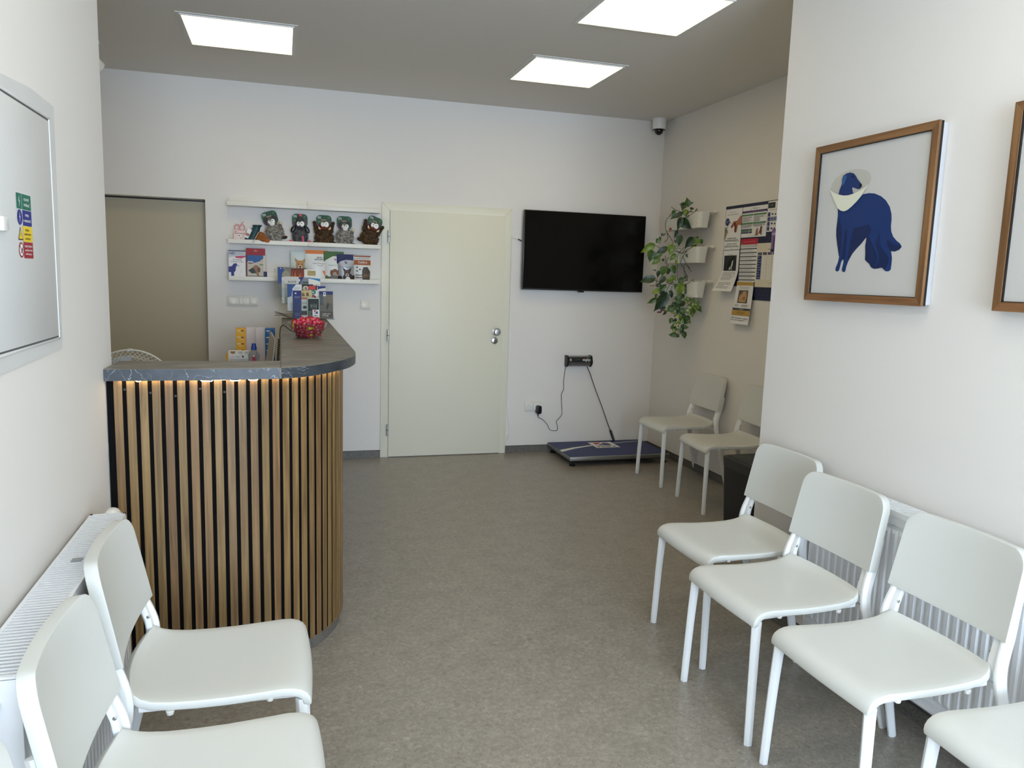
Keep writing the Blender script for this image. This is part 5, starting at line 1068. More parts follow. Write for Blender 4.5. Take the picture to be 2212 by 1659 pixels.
# ------------------------------------------------------------------ things behind the counter
DZ = .760
yD = 5.30
def dispenser(name, label, x0, x1, z0, z1, mt, draw, cat='box'):
    t = thing(name, label, cat, ((x0 + x1) / 2, yD, z0)); MB().box(x0, x1, yD, yD + .09, z0, z1, mt).build('carton', t, bevel=.001)
    m = MB(); A = Art(m, frame((x0, yD, z0), (1, 0, 0), (0, 0, 1)), .0004, .0002); draw(A, x1 - x0, z1 - z0); m.build('front_print', t, smooth=0); return t
YEL = P((232, 172, 36)); BLU = P((30, 104, 172))
def d_disp(c, ink):
    def f(A, W, h):
        n = 8; s_ = h / n
        for k in range(n):
            A.rect(.12 * W, (k + .58) * s_, .5 * W, (k + .74) * s_, P((236, 226, 200)), k == 0); A.rect(.52 * W, (k + .58) * s_, .80 * W, (k + .74) * s_, ink, False); A.rect(.3 * W, (k + .3) * s_, .7 * W, (k + .36) * s_, P((240, 226, 180)), False)
        A.rect(0, h * .48, W, h * .483, P((150, 110, 20)))
    return f
dispenser('medicine_box', 'tall yellow medicine dispenser box behind the counter', -.2945, -.2350, DZ, 1.103, YEL, d_disp(YEL, P((90, 60, 20))))
dispenser('medicine_box', 'tall blue medicine dispenser box behind the counter', -.1145, -.0530, DZ, 1.103, BLU, d_disp(BLU, P((40, 80, 150))))
def tray(x0, x1, label):
    t = thing('dispenser_tray', label, 'dispenser tray', ((x0 + x1) / 2, yD, DZ)); m = MB(); pts = [(x0, DZ), (x1, DZ), (x1, 1.104)] + [(x1 - (x1 - x0) * k / 8, 1.104 + .006 * math.sin(PI * k / 8)) for k in range(1, 8)] + [(x0, 1.104)]
    m.prism(pts, yD + .05, yD + .053, mat('pinkish_white_plastic', (226, 214, 208), .4), 'y'); m.box(x0, x0 + .0025, yD + .004, yD + .05, DZ, 1.103, MATS['pinkish_white_plastic']); m.box(x1 - .0025, x1, yD + .004, yD + .05, DZ, 1.103, MATS['pinkish_white_plastic']); m.build('channel', t, smooth=20); return t
tray(-.2340, -.1755, 'empty white upright tray next to the yellow medicine box'); tray(-.1750, -.1155, 'empty white upright tray next to the blue medicine box')
t = thing('tablet_box', 'white medicine box with a rabbit mark and cut-out windows behind the counter', 'box', (-.265, 4.98, DZ))
MB().box(-.322, -.203, 4.96, 5.02, DZ, .988, PAPER).build('carton', t, bevel=.001)
m_ = MB(); A = Art(m_, frame((-.322, 4.96, DZ), (1, 0, 0), (0, 0, 1)), .0004, .0002)
for a, c in ((.026, (170, 120, 50)), (.070, (206, 206, 204)), (.108, (206, 206, 204))): A.oval(a, .228, .015, .016, P(c), a0=PI, a1=2 * PI, n=12)
A.text('MILPRO', .008, .190, .006, P((200, 90, 60)), width=.030); A.text('TABLETY', .042, .190, .007, P((90, 90, 90)), width=.028); A.oval(.085, .194, .004, .006, DRK); A.oval(.081, .200, .004, .0025, DRK); A.rect(.004, .10, .094, .182, P((200, 202, 206))); A.rect(.098, .10, .116, .182, P((206, 208, 210)), False)
m_.build('front_print', t, smooth=0)
o = MB().box(-.338, -.3225, 5.0, 5.05, DZ, .970, YEL).build('small_box', origin=(-.33, 5.02, DZ), bevel=.001); meta(o, 'narrow yellow box at the far left beside the white tablet box', 'box')
t = thing('water_bottle', 'clear plastic bottle with a blue sports cap behind the counter', 'bottle', (-.168, 4.80, DZ)); T_ = Matrix.Translation((-.168, 4.80, DZ))
MB().lathe([(.001, 0), (.030, 0), (.033, .008), (.033, .06), (.030, .075), (.033, .09), (.033, .180), (.031, .205), (.034, .215), (.033, .225), (.020, .243), (.0135, .250), (.0135, .258)], glass_mat('bluish_bottle_plastic', (236, 240, 246), .25, .08), 28, T_, cap=False).build('bottle_body', t, smooth=50)
MB().lathe([(.016, .252), (.0165, .270), (.0125, .276), (.0125, .289), (.009, .2925), (.001, .2925)], mat('blue_cap_plastic', (44, 74, 160), .35), 20, T_).build('sports_cap', t)
m_ = MB(); M = frame((-.171, 4.80 - .0345, DZ + .135), (1, 0, 0), (0, 0, 1)); m_.tube([(-.168 + .0335 * math.sin(a), 4.80 - .0335 * math.cos(a), DZ + .165) for a in [(-.28 + .056 * k) for k in range(11)]], [(.0004, .050)] * 11, P((190, 60, 80)), 4, up=(0, 0, 1)); m_.build('pink_label', t, smooth=0)
t = thing('tablet_device', 'silver tablet leaning on edge behind the counter', 'tablet', (-.065, 4.50, DZ + .0))
M = Matrix(((1, 0, 0, 0), (0, 1, 0, 0), (0, 0, 1, 0), (0, 0, 0, 1)))
q0, q1, q2, q3 = Vector((-.098, 4.60, .945)), Vector((-.055, 4.42, .945)), Vector((-.036, 4.46, 1.100)), Vector((-.062, 4.62, 1.136))
q0 = Vector((-.125, 4.62, DZ)); q1 = Vector((-.078, 4.42, DZ)); n_ = (q1 - q0).cross(q3 - q0).normalized() * .010
MB().add([q0, q1, q2, q3, q0 + n_, q1 + n_, q2 + n_, q3 + n_], [(0, 3, 2, 1), (4, 5, 6, 7), (0, 1, 5, 4), (1, 2, 6, 5), (2, 3, 7, 6), (3, 0, 4, 7)], mat('warm_silver_metal', (176, 168, 156), .4, metal=.4)).build('casing', t, bevel=.003)
MB().tube([q1 + n_ * .5 - Vector((0, .003, 0)), q2 + n_ * .5 - Vector((0, .003, 0)), ], .0035, mat('bright_bumper_edge', (232, 226, 222), .3), 8).build('rounded_edge', t)
t = thing('coiled_phone_cord', 'black coiled telephone cord hanging beside the counter arm', 'cord', (-.02, 4.3, DZ))
pp = arcpath([(.115, 4.300, CZ1 + .004), (.070, 4.29, CZ1 + .006), (.030, 4.28, CZ1 + .030), (.004, 4.27, CZ1 + .052), (-.012, 4.28, CZ1 + .040), (-.017, 4.30, CZ1 + .0), (-.0165, 4.32, 1.125)], 5)
for k in range(420):
    f = k / 419; c = Vector((-.0205, 4.32, 1.122)).lerp(Vector((-.040, 4.40, .80)), f); a = f * 2 * PI * 30; r_ = .0055 + .0030 * min(1, f * 2); pp.append(c + Vector((math.cos(a) * r_, math.sin(a) * r_, 0)))
MB().tube(pp, .0023, RUB, 6).build('cord', t)
# desk fan behind the wall edge
t = thing('desk_fan', 'white wire fan cage peeping over the counter beside the left wall', 'fan', (-.70, 4.0, 0)); FC = Vector((-.700, 4.0, .893)); FR = .197
WIRE = mat('off_white_wire', (226, 222, 208), .4)
def cage(yo, sgn, name):
    m = MB(); n = 56
    for k in range(n):
        a = 2 * PI * k / n; pts = []
        for j in range(9):
            f = .22 + .78 * j / 8; aa = a + sgn * .95 * (1 - f); pts.append(FC + Vector((math.cos(aa) * FR * f, yo * math.sqrt(max(0, 1.02 - f * f)), math.sin(aa) * FR * f)))
        m.tube(pts, .0012, WIRE, 4, cap=False)
    for f in (.24, .62, .84): m.tube([FC + Vector((math.cos(2 * PI * k / 40) * FR * f, yo * math.sqrt(1.02 - f * f), math.sin(2 * PI * k / 40) * FR * f)) for k in range(40)], .0014, WIRE, 4, closed=True, up=(0, 1, 0))
    m.build(name, t)
cage(-.055, 1, 'front_grille'); cage(.055, -1, 'rear_grille')
MB().tube([FC + Vector((math.cos(2 * PI * k / 64) * FR, 0, math.sin(2 * PI * k / 64) * FR)) for k in range(64)], .0042, WIRE, 8, closed=True, up=(0, 1, 0)).build('outer_ring', t)
MB().box(-.708, -.690, 3.992, 4.008, .893 + FR - .006, .893 + FR + .006, WIRE).build('rim_clip', t, bevel=.001)
MB().lathe([(.001, -.062), (.040, -.06), (.042, -.05), (.038, .02), (.045, .10), (.035, .14), (.001, .145)], WPLA, 24, Matrix.Translation(FC) @ Matrix.Rotation(math.radians(-90), 4, 'X')).build('motor_housing', t)
m_ = MB()
for k in range(4):
    a = PI / 2 * k + .5; rows = [[FC + Vector((math.cos(a + s_ * (.35 + .25 * f)) * FR * (.2 + .68 * f), -.02 + s_ * .018, math.sin(a + s_ * (.35 + .25 * f)) * FR * (.2 + .68 * f))) for s_ in (-1, -.5, 0, .5, 1)] for f in (0, .35, .7, 1)]; m_.sheet(rows, mat('fan_blade_plastic', (200, 204, 206), .3), thick=(0, .002, 0))
m_.build('blades', t)
MB().tube([(-.70, 4.08, .87), (-.70, 4.08, .03)], .013, WPLA, 14).build('pole', t); MB().lathe([(.17, 0), (.17, .015), (.05, .03), (.02, .04)], WPLA, 32, Matrix.Translation((-.70, 4.08, 0))).build('base', t)

# ------------------------------------------------------------------ waste bin in the alcove
t = thing('waste_bin', 'tall black waste bin with a lid beside the wall corner', 'bin', (2.80, 3.98, 0)); BODY = mat('charcoal_bin_plastic', (34, 35, 38), .5); RIM = mat('dark_grey_bin_rim', (52, 53, 55), .5)
def rr3(cx_, cy_, hx, hy, r): return rrect(cx_ - hx, cy_ - hy, cx_ + hx, cy_ + hy, r)
def loft(m, a, b, za, zb, mt): 
    n = len(a); m.add([(p[0], p[1], za) for p in a] + [(p[0], p[1], zb) for p in b], [(i, (i + 1) % n, n + (i + 1) % n, n + i) for i in range(n)] + [tuple(range(n))[::-1], tuple(range(n, 2 * n))], mt)
bcx, bcy = 2.790, 3.995
m_ = MB(); loft(m_, rr3(bcx, bcy, .124, .152, .035), rr3(bcx, bcy, .140, .170, .04), 0, .355, BODY); m_.build('bin_body', t)
m_ = MB(); loft(m_, rr3(bcx, bcy, .141, .171, .04), rr3(bcx, bcy, .146, .176, .042), .356, .415, RIM); loft(m_, rr3(bcx, bcy, .146, .176, .042), rr3(bcx, bcy, .138, .168, .04), .415, .420, RIM); m_.build('bin_rim', t)
m_ = MB(); loft(m_, rr3(bcx, bcy, .128, .158, .035), rr3(bcx, bcy, .124, .154, .035), .419, .424, BODY); m_.box(bcx - .07, bcx + .08, bcy - .145, bcy - .045, .423, .427, BPL); m_.build('lid', t, bevel=.001)
MB().box(bcx - .128, bcx - .108, bcy - .128, bcy - .100, .4245, .4262, mat('blue_tab', (50, 70, 110), .4)).build('blue_tab', t, smooth=0)
# ------------------------------------------------------------------ planters and trailing plants
PLW = mat('white_planter_plastic', (232, 232, 226), .35)
rows_ = [(2.022, 1.905), (1.762, 1.642), (1.498, 1.378)]
nm = ['top', 'middle', 'bottom']
for k, (zt, zb) in enumerate(rows_):
    t = thing('wall_rail', 'white %s hanging rail for planters in the alcove' % nm[k], 'rail', (3.12, 5.5, zt), 0, 'planter rails')
    MB().tube([(3.115, 5.235, zt + .004), (3.115, 5.90, zt + .004)], .0075, WPLA, 12).build('rod', t)
    for y in (5.255, 5.88): MB().tube([(3.115, y, zt + .004), (XA, y, zt + .004)], .010, WPLA, 12).build('wall_mount', t)
    MB().lathe([(.012, -.014), (.0135, 0), (.012, .014)], WPLA, 14, Matrix.Translation((3.115, 5.236, zt + .004)) @ RX).build('end_knob', t)
    for j, (ya, yb) in enumerate(((5.250, 5.545), (5.550, 5.845))):
        tt = thing('hanging_planter', ('%s row white planter, ' % nm[k]) + ('nearer the notice board' if j == 0 else 'nearer the room corner'), 'planter', (3.06, (ya + yb) / 2, zb), 0, 'white hanging planters')
        m = MB(); n = 4
        def ring(z, hx, hy, r): return [(p[0], p[1], z) for p in rrect(3.055 - hx, (ya + yb) / 2 - hy, 3.055 + hx, (ya + yb) / 2 + hy, r)]
        hy = (yb - ya) / 2; a = ring(zb, .040, hy - .012, .028); b = ring(zt, .052, hy, .030); c = ring(zt, .049, hy - .003, .028); d_ = ring(zt - .02, .048, hy - .004, .028); N = len(a)
        m.add(a + b + c + d_, [(i, (i + 1) % N, N + (i + 1) % N, N + i) for i in range(N)] + [(N + i, N + (i + 1) % N, 2 * N + (i + 1) % N, 2 * N + i) for i in range(N)] + [(2 * N + i, 2 * N + (i + 1) % N, 3 * N + (i + 1) % N, 3 * N + i) for i in range(N)] + [tuple(range(N))[::-1]], PLW)
        m.build('tub', tt, smooth=40)
        MB().prism(rrect(3.055 - .048, (ya + yb) / 2 - hy + .004, 3.055 + .048, (ya + yb) / 2 + hy - .004, .027), zt - .024, zt - .020, mat('potting_soil', (52, 40, 32), .95, bump=(200, 1))).build('soil', tt, smooth=0)
        for yy in (ya + .07, yb - .07): MB().tube([(3.100, yy, zt - .01), (3.104, yy, zt + .010), (3.115, yy, zt + .014), (3.124, yy, zt + .006)], .003, WPLA, 6).build('hook', tt)
LEAVES = [(2.991, 5.408, 2.069, 2.979, 5.415, 2.132, 0.04, 1, 0), (2.968, 5.421, 2.095, 2.954, 5.429, 2.043, 0.04, 0, 0), (2.972, 5.419, 2.095, 2.932, 5.441, 2.083, 0.017, 0, 0), (3.008, 5.399, 2.087, 3.023, 5.391, 2.097, 0.013, 1, 0), (2.976, 5.417, 2.047, 2.978, 5.415, 1.996, 0.042, 2, 0), (3.016, 5.395, 2.064, 3.014, 5.396, 2.044, 0.027, 0, 0), (2.903, 5.457, 2.037, 2.89, 5.464, 1.996, 0.03, 1, 0), (2.958, 5.426, 2.021, 2.88, 5.47, 1.973, 0.029, 0, 0), (2.95, 5.431, 1.98, 2.931, 5.441, 1.89, 0.04, 0, 0), (2.948, 5.432, 1.97, 3.016, 5.395, 1.902, 0.064, 0, 0), (2.929, 5.443, 1.885, 2.914, 5.451, 1.831, 0.025, 0, 0), (2.951, 5.43, 1.848, 2.946, 5.433, 1.77, 0.047, 0, 1), (3.035, 5.384, 1.833, 2.989, 5.41, 1.758, 0.05, 0, 1), (3.07, 5.365, 1.841, 3.032, 5.386, 1.82, 0.017, 1, 1), (3.062, 5.37, 1.824, 3.058, 5.371, 1.78, 0.053, 2, 1), (3.032, 5.386, 1.772, 3.082, 5.358, 1.692, 0.057, 2, 1), (3.088, 5.355, 1.821, 3.096, 5.351, 1.787, 0.027, 1, 1), (3.006, 5.4, 1.71, 3.007, 5.399, 1.683, 0.027, 1, 1), (2.779, 5.525, 1.776, 2.697, 5.57, 1.716, 0.055, 2, 1), (2.81, 5.508, 1.818, 2.793, 5.517, 1.789, 0.031, 1, 1), (2.769, 5.53, 1.728, 2.757, 5.537, 1.645, 0.058, 1, 1), (2.87, 5.475, 1.754, 2.795, 5.516, 1.694, 0.041, 0, 1), (2.836, 5.493, 1.706, 2.781, 5.524, 1.663, 0.031, 1, 1), (2.902, 5.458, 1.776, 2.888, 5.465, 1.7, 0.054, 2, 1), (2.929, 5.443, 1.705, 2.893, 5.463, 1.659, 0.037, 2, 1), (2.823, 5.501, 1.667, 2.774, 5.528, 1.623, 0.038, 2, 1), (2.931, 5.441, 1.664, 2.939, 5.437, 1.619, 0.02, 2, 1), (2.915, 5.45, 1.8, 2.93, 5.442, 1.807, 0.024, 0, 1), (2.846, 5.488, 1.668, 2.847, 5.488, 1.647, 0.017, 0, 1), (2.829, 5.498, 1.859, 2.833, 5.496, 1.842, 0.015, 0, 1), (2.837, 5.493, 1.843, 2.854, 5.484, 1.865, 0.009, 0, 1), (2.814, 5.506, 1.832, 2.826, 5.5, 1.805, 0.012, 0, 1), (3.041, 5.381, 2.032, 3.052, 5.375, 2.059, 0.008, 4, 0), (2.886, 5.466, 1.905, 2.878, 5.47, 1.883, 0.02, 5, 0), (2.864, 5.478, 1.607, 2.845, 5.489, 1.54, 0.054, 1, 1), (2.908, 5.454, 1.616, 2.93, 5.442, 1.558, 0.047, 1, 1), (2.824, 5.5, 1.573, 2.814, 5.506, 1.525, 0.029, 0, 1), (2.805, 5.511, 1.576, 2.782, 5.523, 1.577, 0.011, 0, 1), (2.798, 5.515, 1.517, 2.703, 5.567, 1.487, 0.055, 0, 1), (2.865, 5.478, 1.53, 2.832, 5.496, 1.475, 0.04, 0, 1), (2.934, 5.44, 1.536, 2.88, 5.47, 1.486, 0.04, 2, 1), (2.884, 5.467, 1.593, 2.886, 5.466, 1.549, 0.036, 0, 1), (2.986, 5.411, 1.523, 2.956, 5.428, 1.485, 0.036, 1, 1), (3.016, 5.395, 1.542, 2.992, 5.408, 1.52, 0.025, 0, 1), (2.978, 5.415, 1.486, 2.967, 5.422, 1.394, 0.058, 2, 2), (3.024, 5.39, 1.455, 3.002, 5.402, 1.399, 0.032, 3, 2), (2.95, 5.431, 1.474, 2.936, 5.439, 1.441, 0.033, 1, 2), (2.862, 5.479, 1.453, 2.835, 5.494, 1.422, 0.04, 1, 2), (2.838, 5.493, 1.429, 2.786, 5.521, 1.398, 0.037, 2, 2), (2.884, 5.467, 1.402, 2.81, 5.508, 1.269, 0.076, 0, 2), (2.848, 5.487, 1.422, 2.849, 5.486, 1.389, 0.044, 0, 2), (2.82, 5.502, 1.358, 2.759, 5.536, 1.32, 0.033, 1, 2), (2.912, 5.452, 1.414, 2.918, 5.449, 1.368, 0.031, 0, 2), (2.851, 5.486, 1.297, 2.856, 5.483, 1.256, 0.02, 4, 2), (2.856, 5.483, 1.256, 2.824, 5.5, 1.251, 0.016, 4, 2), (2.862, 5.48, 1.271, 2.882, 5.468, 1.274, 0.011, 4, 2), (2.887, 5.466, 1.252, 2.862, 5.479, 1.232, 0.015, 4, 2), (2.949, 5.432, 1.319, 2.924, 5.445, 1.298, 0.015, 0, 2), (2.977, 5.416, 1.383, 2.954, 5.429, 1.345, 0.04, 1, 2), (2.931, 5.442, 1.296, 2.894, 5.462, 1.265, 0.047, 1, 2), (3.016, 5.395, 1.378, 3.024, 5.39, 1.33, 0.04, 3, 2), (3.048, 5.377, 1.364, 3.04, 5.382, 1.342, 0.022, 3, 2), (2.999, 5.404, 1.34, 2.975, 5.417, 1.302, 0.043, 1, 2), (2.972, 5.419, 1.306, 2.951, 5.43, 1.271, 0.043, 1, 2), (3.044, 5.379, 1.312, 3.065, 5.368, 1.232, 0.076, 3, 2), (3.099, 5.349, 1.355, 3.159, 5.316, 1.273, 0.061, 3, 2), (2.974, 5.418, 1.269, 2.956, 5.428, 1.246, 0.033, 1, 2), (2.969, 5.421, 1.242, 2.943, 5.435, 1.223, 0.029, 3, 2), (3.02, 5.392, 1.234, 2.992, 5.408, 1.218, 0.047, 1, 2), (3.049, 5.376, 1.22, 3.025, 5.39, 1.204, 0.025, 0, 2), (3.003, 5.402, 1.203, 2.966, 5.422, 1.172, 0.04, 3, 2), (3.038, 5.383, 1.198, 3.011, 5.397, 1.167, 0.036, 1, 2), (2.959, 5.426, 1.175, 2.935, 5.439, 1.155, 0.033, 3, 2), (3.011, 5.397, 1.159, 2.99, 5.409, 1.139, 0.025, 0, 2), (2.984, 5.412, 1.139, 2.953, 5.429, 1.119, 0.036, 3, 2), (2.956, 5.428, 1.127, 2.941, 5.436, 1.1, 0.029, 3, 2), (2.967, 5.421, 1.082, 2.915, 5.45, 1.08, 0.036, 1, 2), (3.014, 5.396, 1.107, 3.023, 5.391, 1.055, 0.036, 1, 2), (2.982, 5.413, 1.236, 2.983, 5.413, 1.213, 0.025, 2, 2), (2.983, 5.413, 1.398, 2.963, 5.424, 1.353, 0.04, 1, 2), (2.972, 5.419, 1.354, 2.952, 5.43, 1.316, 0.036, 1, 2), (3.008, 5.399, 1.281, 2.985, 5.412, 1.243, 0.04, 1, 2)]
STEMS = [([(2.884, 5.467, 2.001), (2.859, 5.481, 1.969), (2.853, 5.485, 1.921), (2.864, 5.478, 1.874), (2.89, 5.464, 1.833), (2.908, 5.454, 1.793), (2.905, 5.456, 1.776)], 0), ([(2.864, 5.478, 1.874), (2.874, 5.473, 1.826), (2.853, 5.484, 1.795)], 0), ([(2.884, 5.468, 2.067), (2.911, 5.452, 2.044), (2.948, 5.432, 2.031)], 0), ([(3.027, 5.389, 2.032), (2.98, 5.414, 1.973)], 0), ([(2.953, 5.43, 1.991), (2.96, 5.425, 2.011), (2.962, 5.425, 2.045), (2.99, 5.409, 2.065)], 0), ([(2.992, 5.408, 2.025), (3.027, 5.389, 2.032)], 0), ([(2.87, 5.475, 1.754), (2.965, 5.423, 1.75)], 1), ([(2.989, 5.41, 1.758), (2.958, 5.427, 1.723), (2.945, 5.434, 1.678), (2.949, 5.431, 1.599)], 1), ([(3.005, 5.401, 1.734), (2.975, 5.417, 1.675), (2.972, 5.419, 1.631), (2.997, 5.405, 1.597)], 1), ([(2.983, 5.413, 1.689), (3.007, 5.4, 1.632), (3.033, 5.386, 1.599)], 1), ([(3.012, 5.397, 1.71), (3.028, 5.388, 1.716)], 1), ([(2.891, 5.463, 1.683), (2.875, 5.472, 1.648), (2.881, 5.469, 1.594)], 1), ([(2.782, 5.523, 1.776), (2.828, 5.498, 1.75), (2.87, 5.475, 1.754)], 1), ([(2.821, 5.502, 1.781), (2.832, 5.496, 1.853)], 1), ([(2.864, 5.478, 1.693), (2.867, 5.477, 1.631)], 1), ([(2.949, 5.432, 1.624), (2.953, 5.43, 1.522), (2.972, 5.419, 1.479), (2.984, 5.412, 1.376), (2.983, 5.413, 1.265), (2.98, 5.415, 1.154), (2.981, 5.414, 1.064)], 2), ([(2.991, 5.408, 1.596), (3.02, 5.392, 1.524), (3.006, 5.4, 1.495)], 1), ([(2.993, 5.408, 1.633), (2.994, 5.407, 1.596), (3.004, 5.401, 1.531)], 1), ([(3.06, 5.371, 1.493), (3.043, 5.38, 1.459), (3.05, 5.376, 1.386), (3.006, 5.4, 1.322), (2.979, 5.415, 1.228)], 2), ([(3.06, 5.371, 1.383), (3.09, 5.354, 1.355)], 2), ([(3.029, 5.388, 1.488), (2.998, 5.404, 1.465), (2.984, 5.412, 1.376)], 2), ([(2.927, 5.444, 1.492), (2.897, 5.46, 1.454), (2.875, 5.472, 1.383)], 2), ([(2.927, 5.444, 1.492), (2.871, 5.474, 1.468), (2.772, 5.529, 1.455)], 1), ([(2.961, 5.425, 1.205), (2.943, 5.435, 1.186)], 2), ([(3.022, 5.391, 1.141), (2.981, 5.414, 1.064)], 2), ([(2.799, 5.514, 1.502), (2.835, 5.494, 1.488)], 1), ([(3.005, 5.401, 1.633), (3.046, 5.378, 1.573)], 1), ([(2.912, 5.452, 1.414), (2.922, 5.446, 1.458)], 2), ([(2.897, 5.46, 1.269), (2.882, 5.468, 1.246)], 2), ([(2.814, 5.506, 1.517), (2.813, 5.506, 1.473), (2.821, 5.502, 1.444)], 1), ([(2.888, 5.465, 1.63), (2.88, 5.47, 1.541)], 1)]
LM = [leaf_material('dark_green_leaf', (26, 52, 30), (44, 76, 40)), leaf_material('mid_green_leaf', (46, 82, 28), (80, 114, 42)), leaf_material('yellow_green_leaf', (92, 126, 34), (132, 156, 50)), leaf_material('variegated_leaf', (66, 102, 38), (186, 196, 112), 60, .5, .62),
      leaf_material('purple_leaf', (58, 24, 40), (96, 44, 62)), leaf_material('rusty_dry_leaf', (120, 60, 40), (160, 84, 52))]
STM = mat('plant_stem', (70, 66, 36), .6)
plab = ['trailing heart-leaf plant growing from the top planters', 'bushy pothos with large leaves reaching in front of the television, middle planters', 'long trailing pothos hanging lowest from the bottom planters']
def leaf(m, base, tip, w_, mt, rnd):
    b, t_ = Vector(base), Vector(tip); ax = (t_ - b); L_ = ax.length; ax = ax / L_
    view = Vector((.482, .876, 0)); side = ax.cross(view); side = side.normalized() if side.length > .05 else Vector((1, 0, 0)); nrm = side.cross(ax).normalized()
    if nrm.dot(view) > 0: nrm = -nrm
    tilt = rnd.uniform(-.35, .35); side = (side * math.cos(tilt) + nrm * math.sin(tilt)); nrm = side.cross(ax); nrm = -nrm if nrm.dot(view) > 0 else nrm
    prof = [0, .62, .92, 1.0, .94, .80, .60, .36, .14, 0]; n = len(prof); rows = []
    for i, p in enumerate(prof):
        f = i / (n - 1); h = w_ / 2 * p; back = -.10 * L_ if i == 1 else 0
        row = []
        for s_ in (-1, -.5, 0, .5, 1):
            row.append(b + ax * (L_ * f + (-.07 * L_ * abs(s_) if i <= 2 else 0)) + side * (h * s_) + nrm * (.14 * h * (s_ * s_) * 1.2 + .10 * L_ * math.sin(PI * f) - .03 * L_ * f) )
        rows.append(row)
    m.sheet(rows, mt, thick=tuple(-nrm * .0006))
rnd = random.Random(5)
for pl in range(3):
    t = thing('trailing_plant', plab[pl], 'plant', (3.03, 5.5, rows_[pl][0] - .02)); m = MB(); ms = MB()
    for L_ in LEAVES:
        if L_[8] != pl: continue
        j = rnd.uniform(-.045, .03); o_ = Vector((.482, .876, 0)) * j
        b = Vector(L_[0:3]) + o_; q = Vector(L_[3:6]) + o_
        lim = 3.10
        if max(b.x, q.x) > lim: s_ = Vector((-(max(b.x, q.x) - lim), 0, 0)); b += s_; q += s_
        q = b + (q - b) * 1.12; leaf(m, b, q, L_[6] * 1.2, LM[L_[7]], rnd)
    if pl == 2:                                                     # smaller leaves filling the inside of the cascade
        src = [q for q in LEAVES if q[8] == 2 and (Vector(q[3:6]) - Vector(q[0:3])).length < .1]
        for k in range(46):
            q = rnd.choice(src); b = Vector(q[0:3]) + Vector((rnd.gauss(0, .013), rnd.uniform(-.01, .05), rnd.gauss(0, .02))); b.x = min(b.x, 3.04)
            a = rnd.uniform(0, 2 * PI); ll = rnd.uniform(.030, .048); d_ = Vector((.876 * math.cos(a), -.482 * math.cos(a), -abs(math.sin(a)) * .9)).normalized() * ll
            leaf(m, b, b + d_, ll * .8, LM[rnd.choice((0, 1, 1, 3))], rnd)
    for pts, p_ in STEMS:
        if p_ != pl: continue
        pp_ = [(min(x, 3.10), y + .012, z) for x, y, z in pts]; ms.tube(arcpath(pp_, 4), .0022, STM, 5)
    # short stalks rising from the soil to the foliage
    for y0_ in ((5.34, 5.43, 5.62, 5.72)):
        z0_ = rows_[pl][0] - .02; ms.tube(arcpath([(3.05, y0_, z0_), (3.02, y0_ - .02, z0_ + .035), (2.985, y0_ - .04, z0_ + .015), (2.975, 5.43, z0_ - .03)], 4), .0022, STM, 5)
    m.build('foliage', t, smooth=60); ms.build('stems', t)

# ------------------------------------------------------------------ notices in the alcove
DKN = mat('navy_patterned_board', (26, 32, 62), .5)
t = thing('notice_board', 'dark navy patterned notice panel behind the papers in the alcove', 'notice board', (XA, 4.80, 1.38))
m_ = MB().box(XA - .006, XA - .0005, 4.895, 5.117, 1.475, 2.052, DKN); m_.box(XA - .006, XA - .0005, 4.30, 4.892, 1.384, 2.052, DKN)
m_.build('backing_sheet', t, smooth=0)
m_ = MB(); A = Art(m_, frame((XA - .006, 5.117, 1.384), (0, -1, 0), (0, 0, 1)), .0002)
for r_ in range(26):
    for c_ in range(16):
        u = .012 + c_ * .050 + (.025 if r_ % 2 else 0); v = .012 + r_ * .0255
        if u < .222 and v < .10: continue
        if u > .80: continue
        A.oval(u, v, .0045, .0055, P((52, 62, 104)), 6, step=(r_ == 0 and c_ == 0))
A.line([(.223, .09), (.223, .667)], .003, P((12, 14, 34)))
m_.build('dot_pattern', t, smooth=0)
def notice(name, label, yl, yr, z0, z1, draw, xo=.0075, cat='notice', curl=None, paper=PAPER):
    W, Hh = yl - yr, z1 - z0; o_ = (XA - xo, (yl + yr) / 2, z0); m = MB()
    if curl is None:
        m.box(XA - xo, XA - xo + .0008, yr, yl, z0, z1, paper); draw(Art(m, frame((XA - xo, yl, z0), (0, -1, 0), (0, 0, 1)), .0003, .00015), W, Hh)
    else:
        m.box(0, W, 0, Hh, -.0008, 0, paper); draw(Art(m, Matrix(), .0003, .00015), W, Hh)
        # cut fine, then bend the lower part away from the wall
        bm = bmesh.new(); vm = [bm.verts.new(v) for v in m.v]
        for q, k in zip(m.f, m.m):
            try: f_ = bm.faces.new([vm[i] for i in q]); f_.material_index = k
            except ValueError: pass
        bmesh.ops.triangulate(bm, faces=bm.faces)
        for _ in range(4):
            es = [e for e in bm.edges if e.calc_length() > .03]
            if not es: break
            bmesh.ops.subdivide_edges(bm, edges=es, cuts=1); bmesh.ops.triangulate(bm, faces=[f_ for f_ in bm.faces if len(f_.verts) > 3])
        vs = []
        for v in bm.verts:
            u, vv, w_ = v.co; out, dy = curl(u / W, vv / Hh); vs.append(Vector((XA - xo - w_ - out, yl - u + dy, z0 + vv)))
        for v, p in zip(bm.verts, vs): v.co = p - Vector(o_)
        me = bpy.data.meshes.new(name); bm.to_mesh(me); bm.free()
        for q in m.mats: me.materials.append(q)
        o = bpy.data.objects.new(name, me); COL.objects.link(o); o.location = o_; return meta(o, label, cat, 'papers on the notice panel')
    o = m.build(name, origin=o_, smooth=0); return meta(o, label, cat, 'papers on the notice panel')
TXT = P((120, 120, 122)); TXD = P((60, 60, 62)); FLESH = P((176, 112, 84)); FLD = P((112, 60, 42))
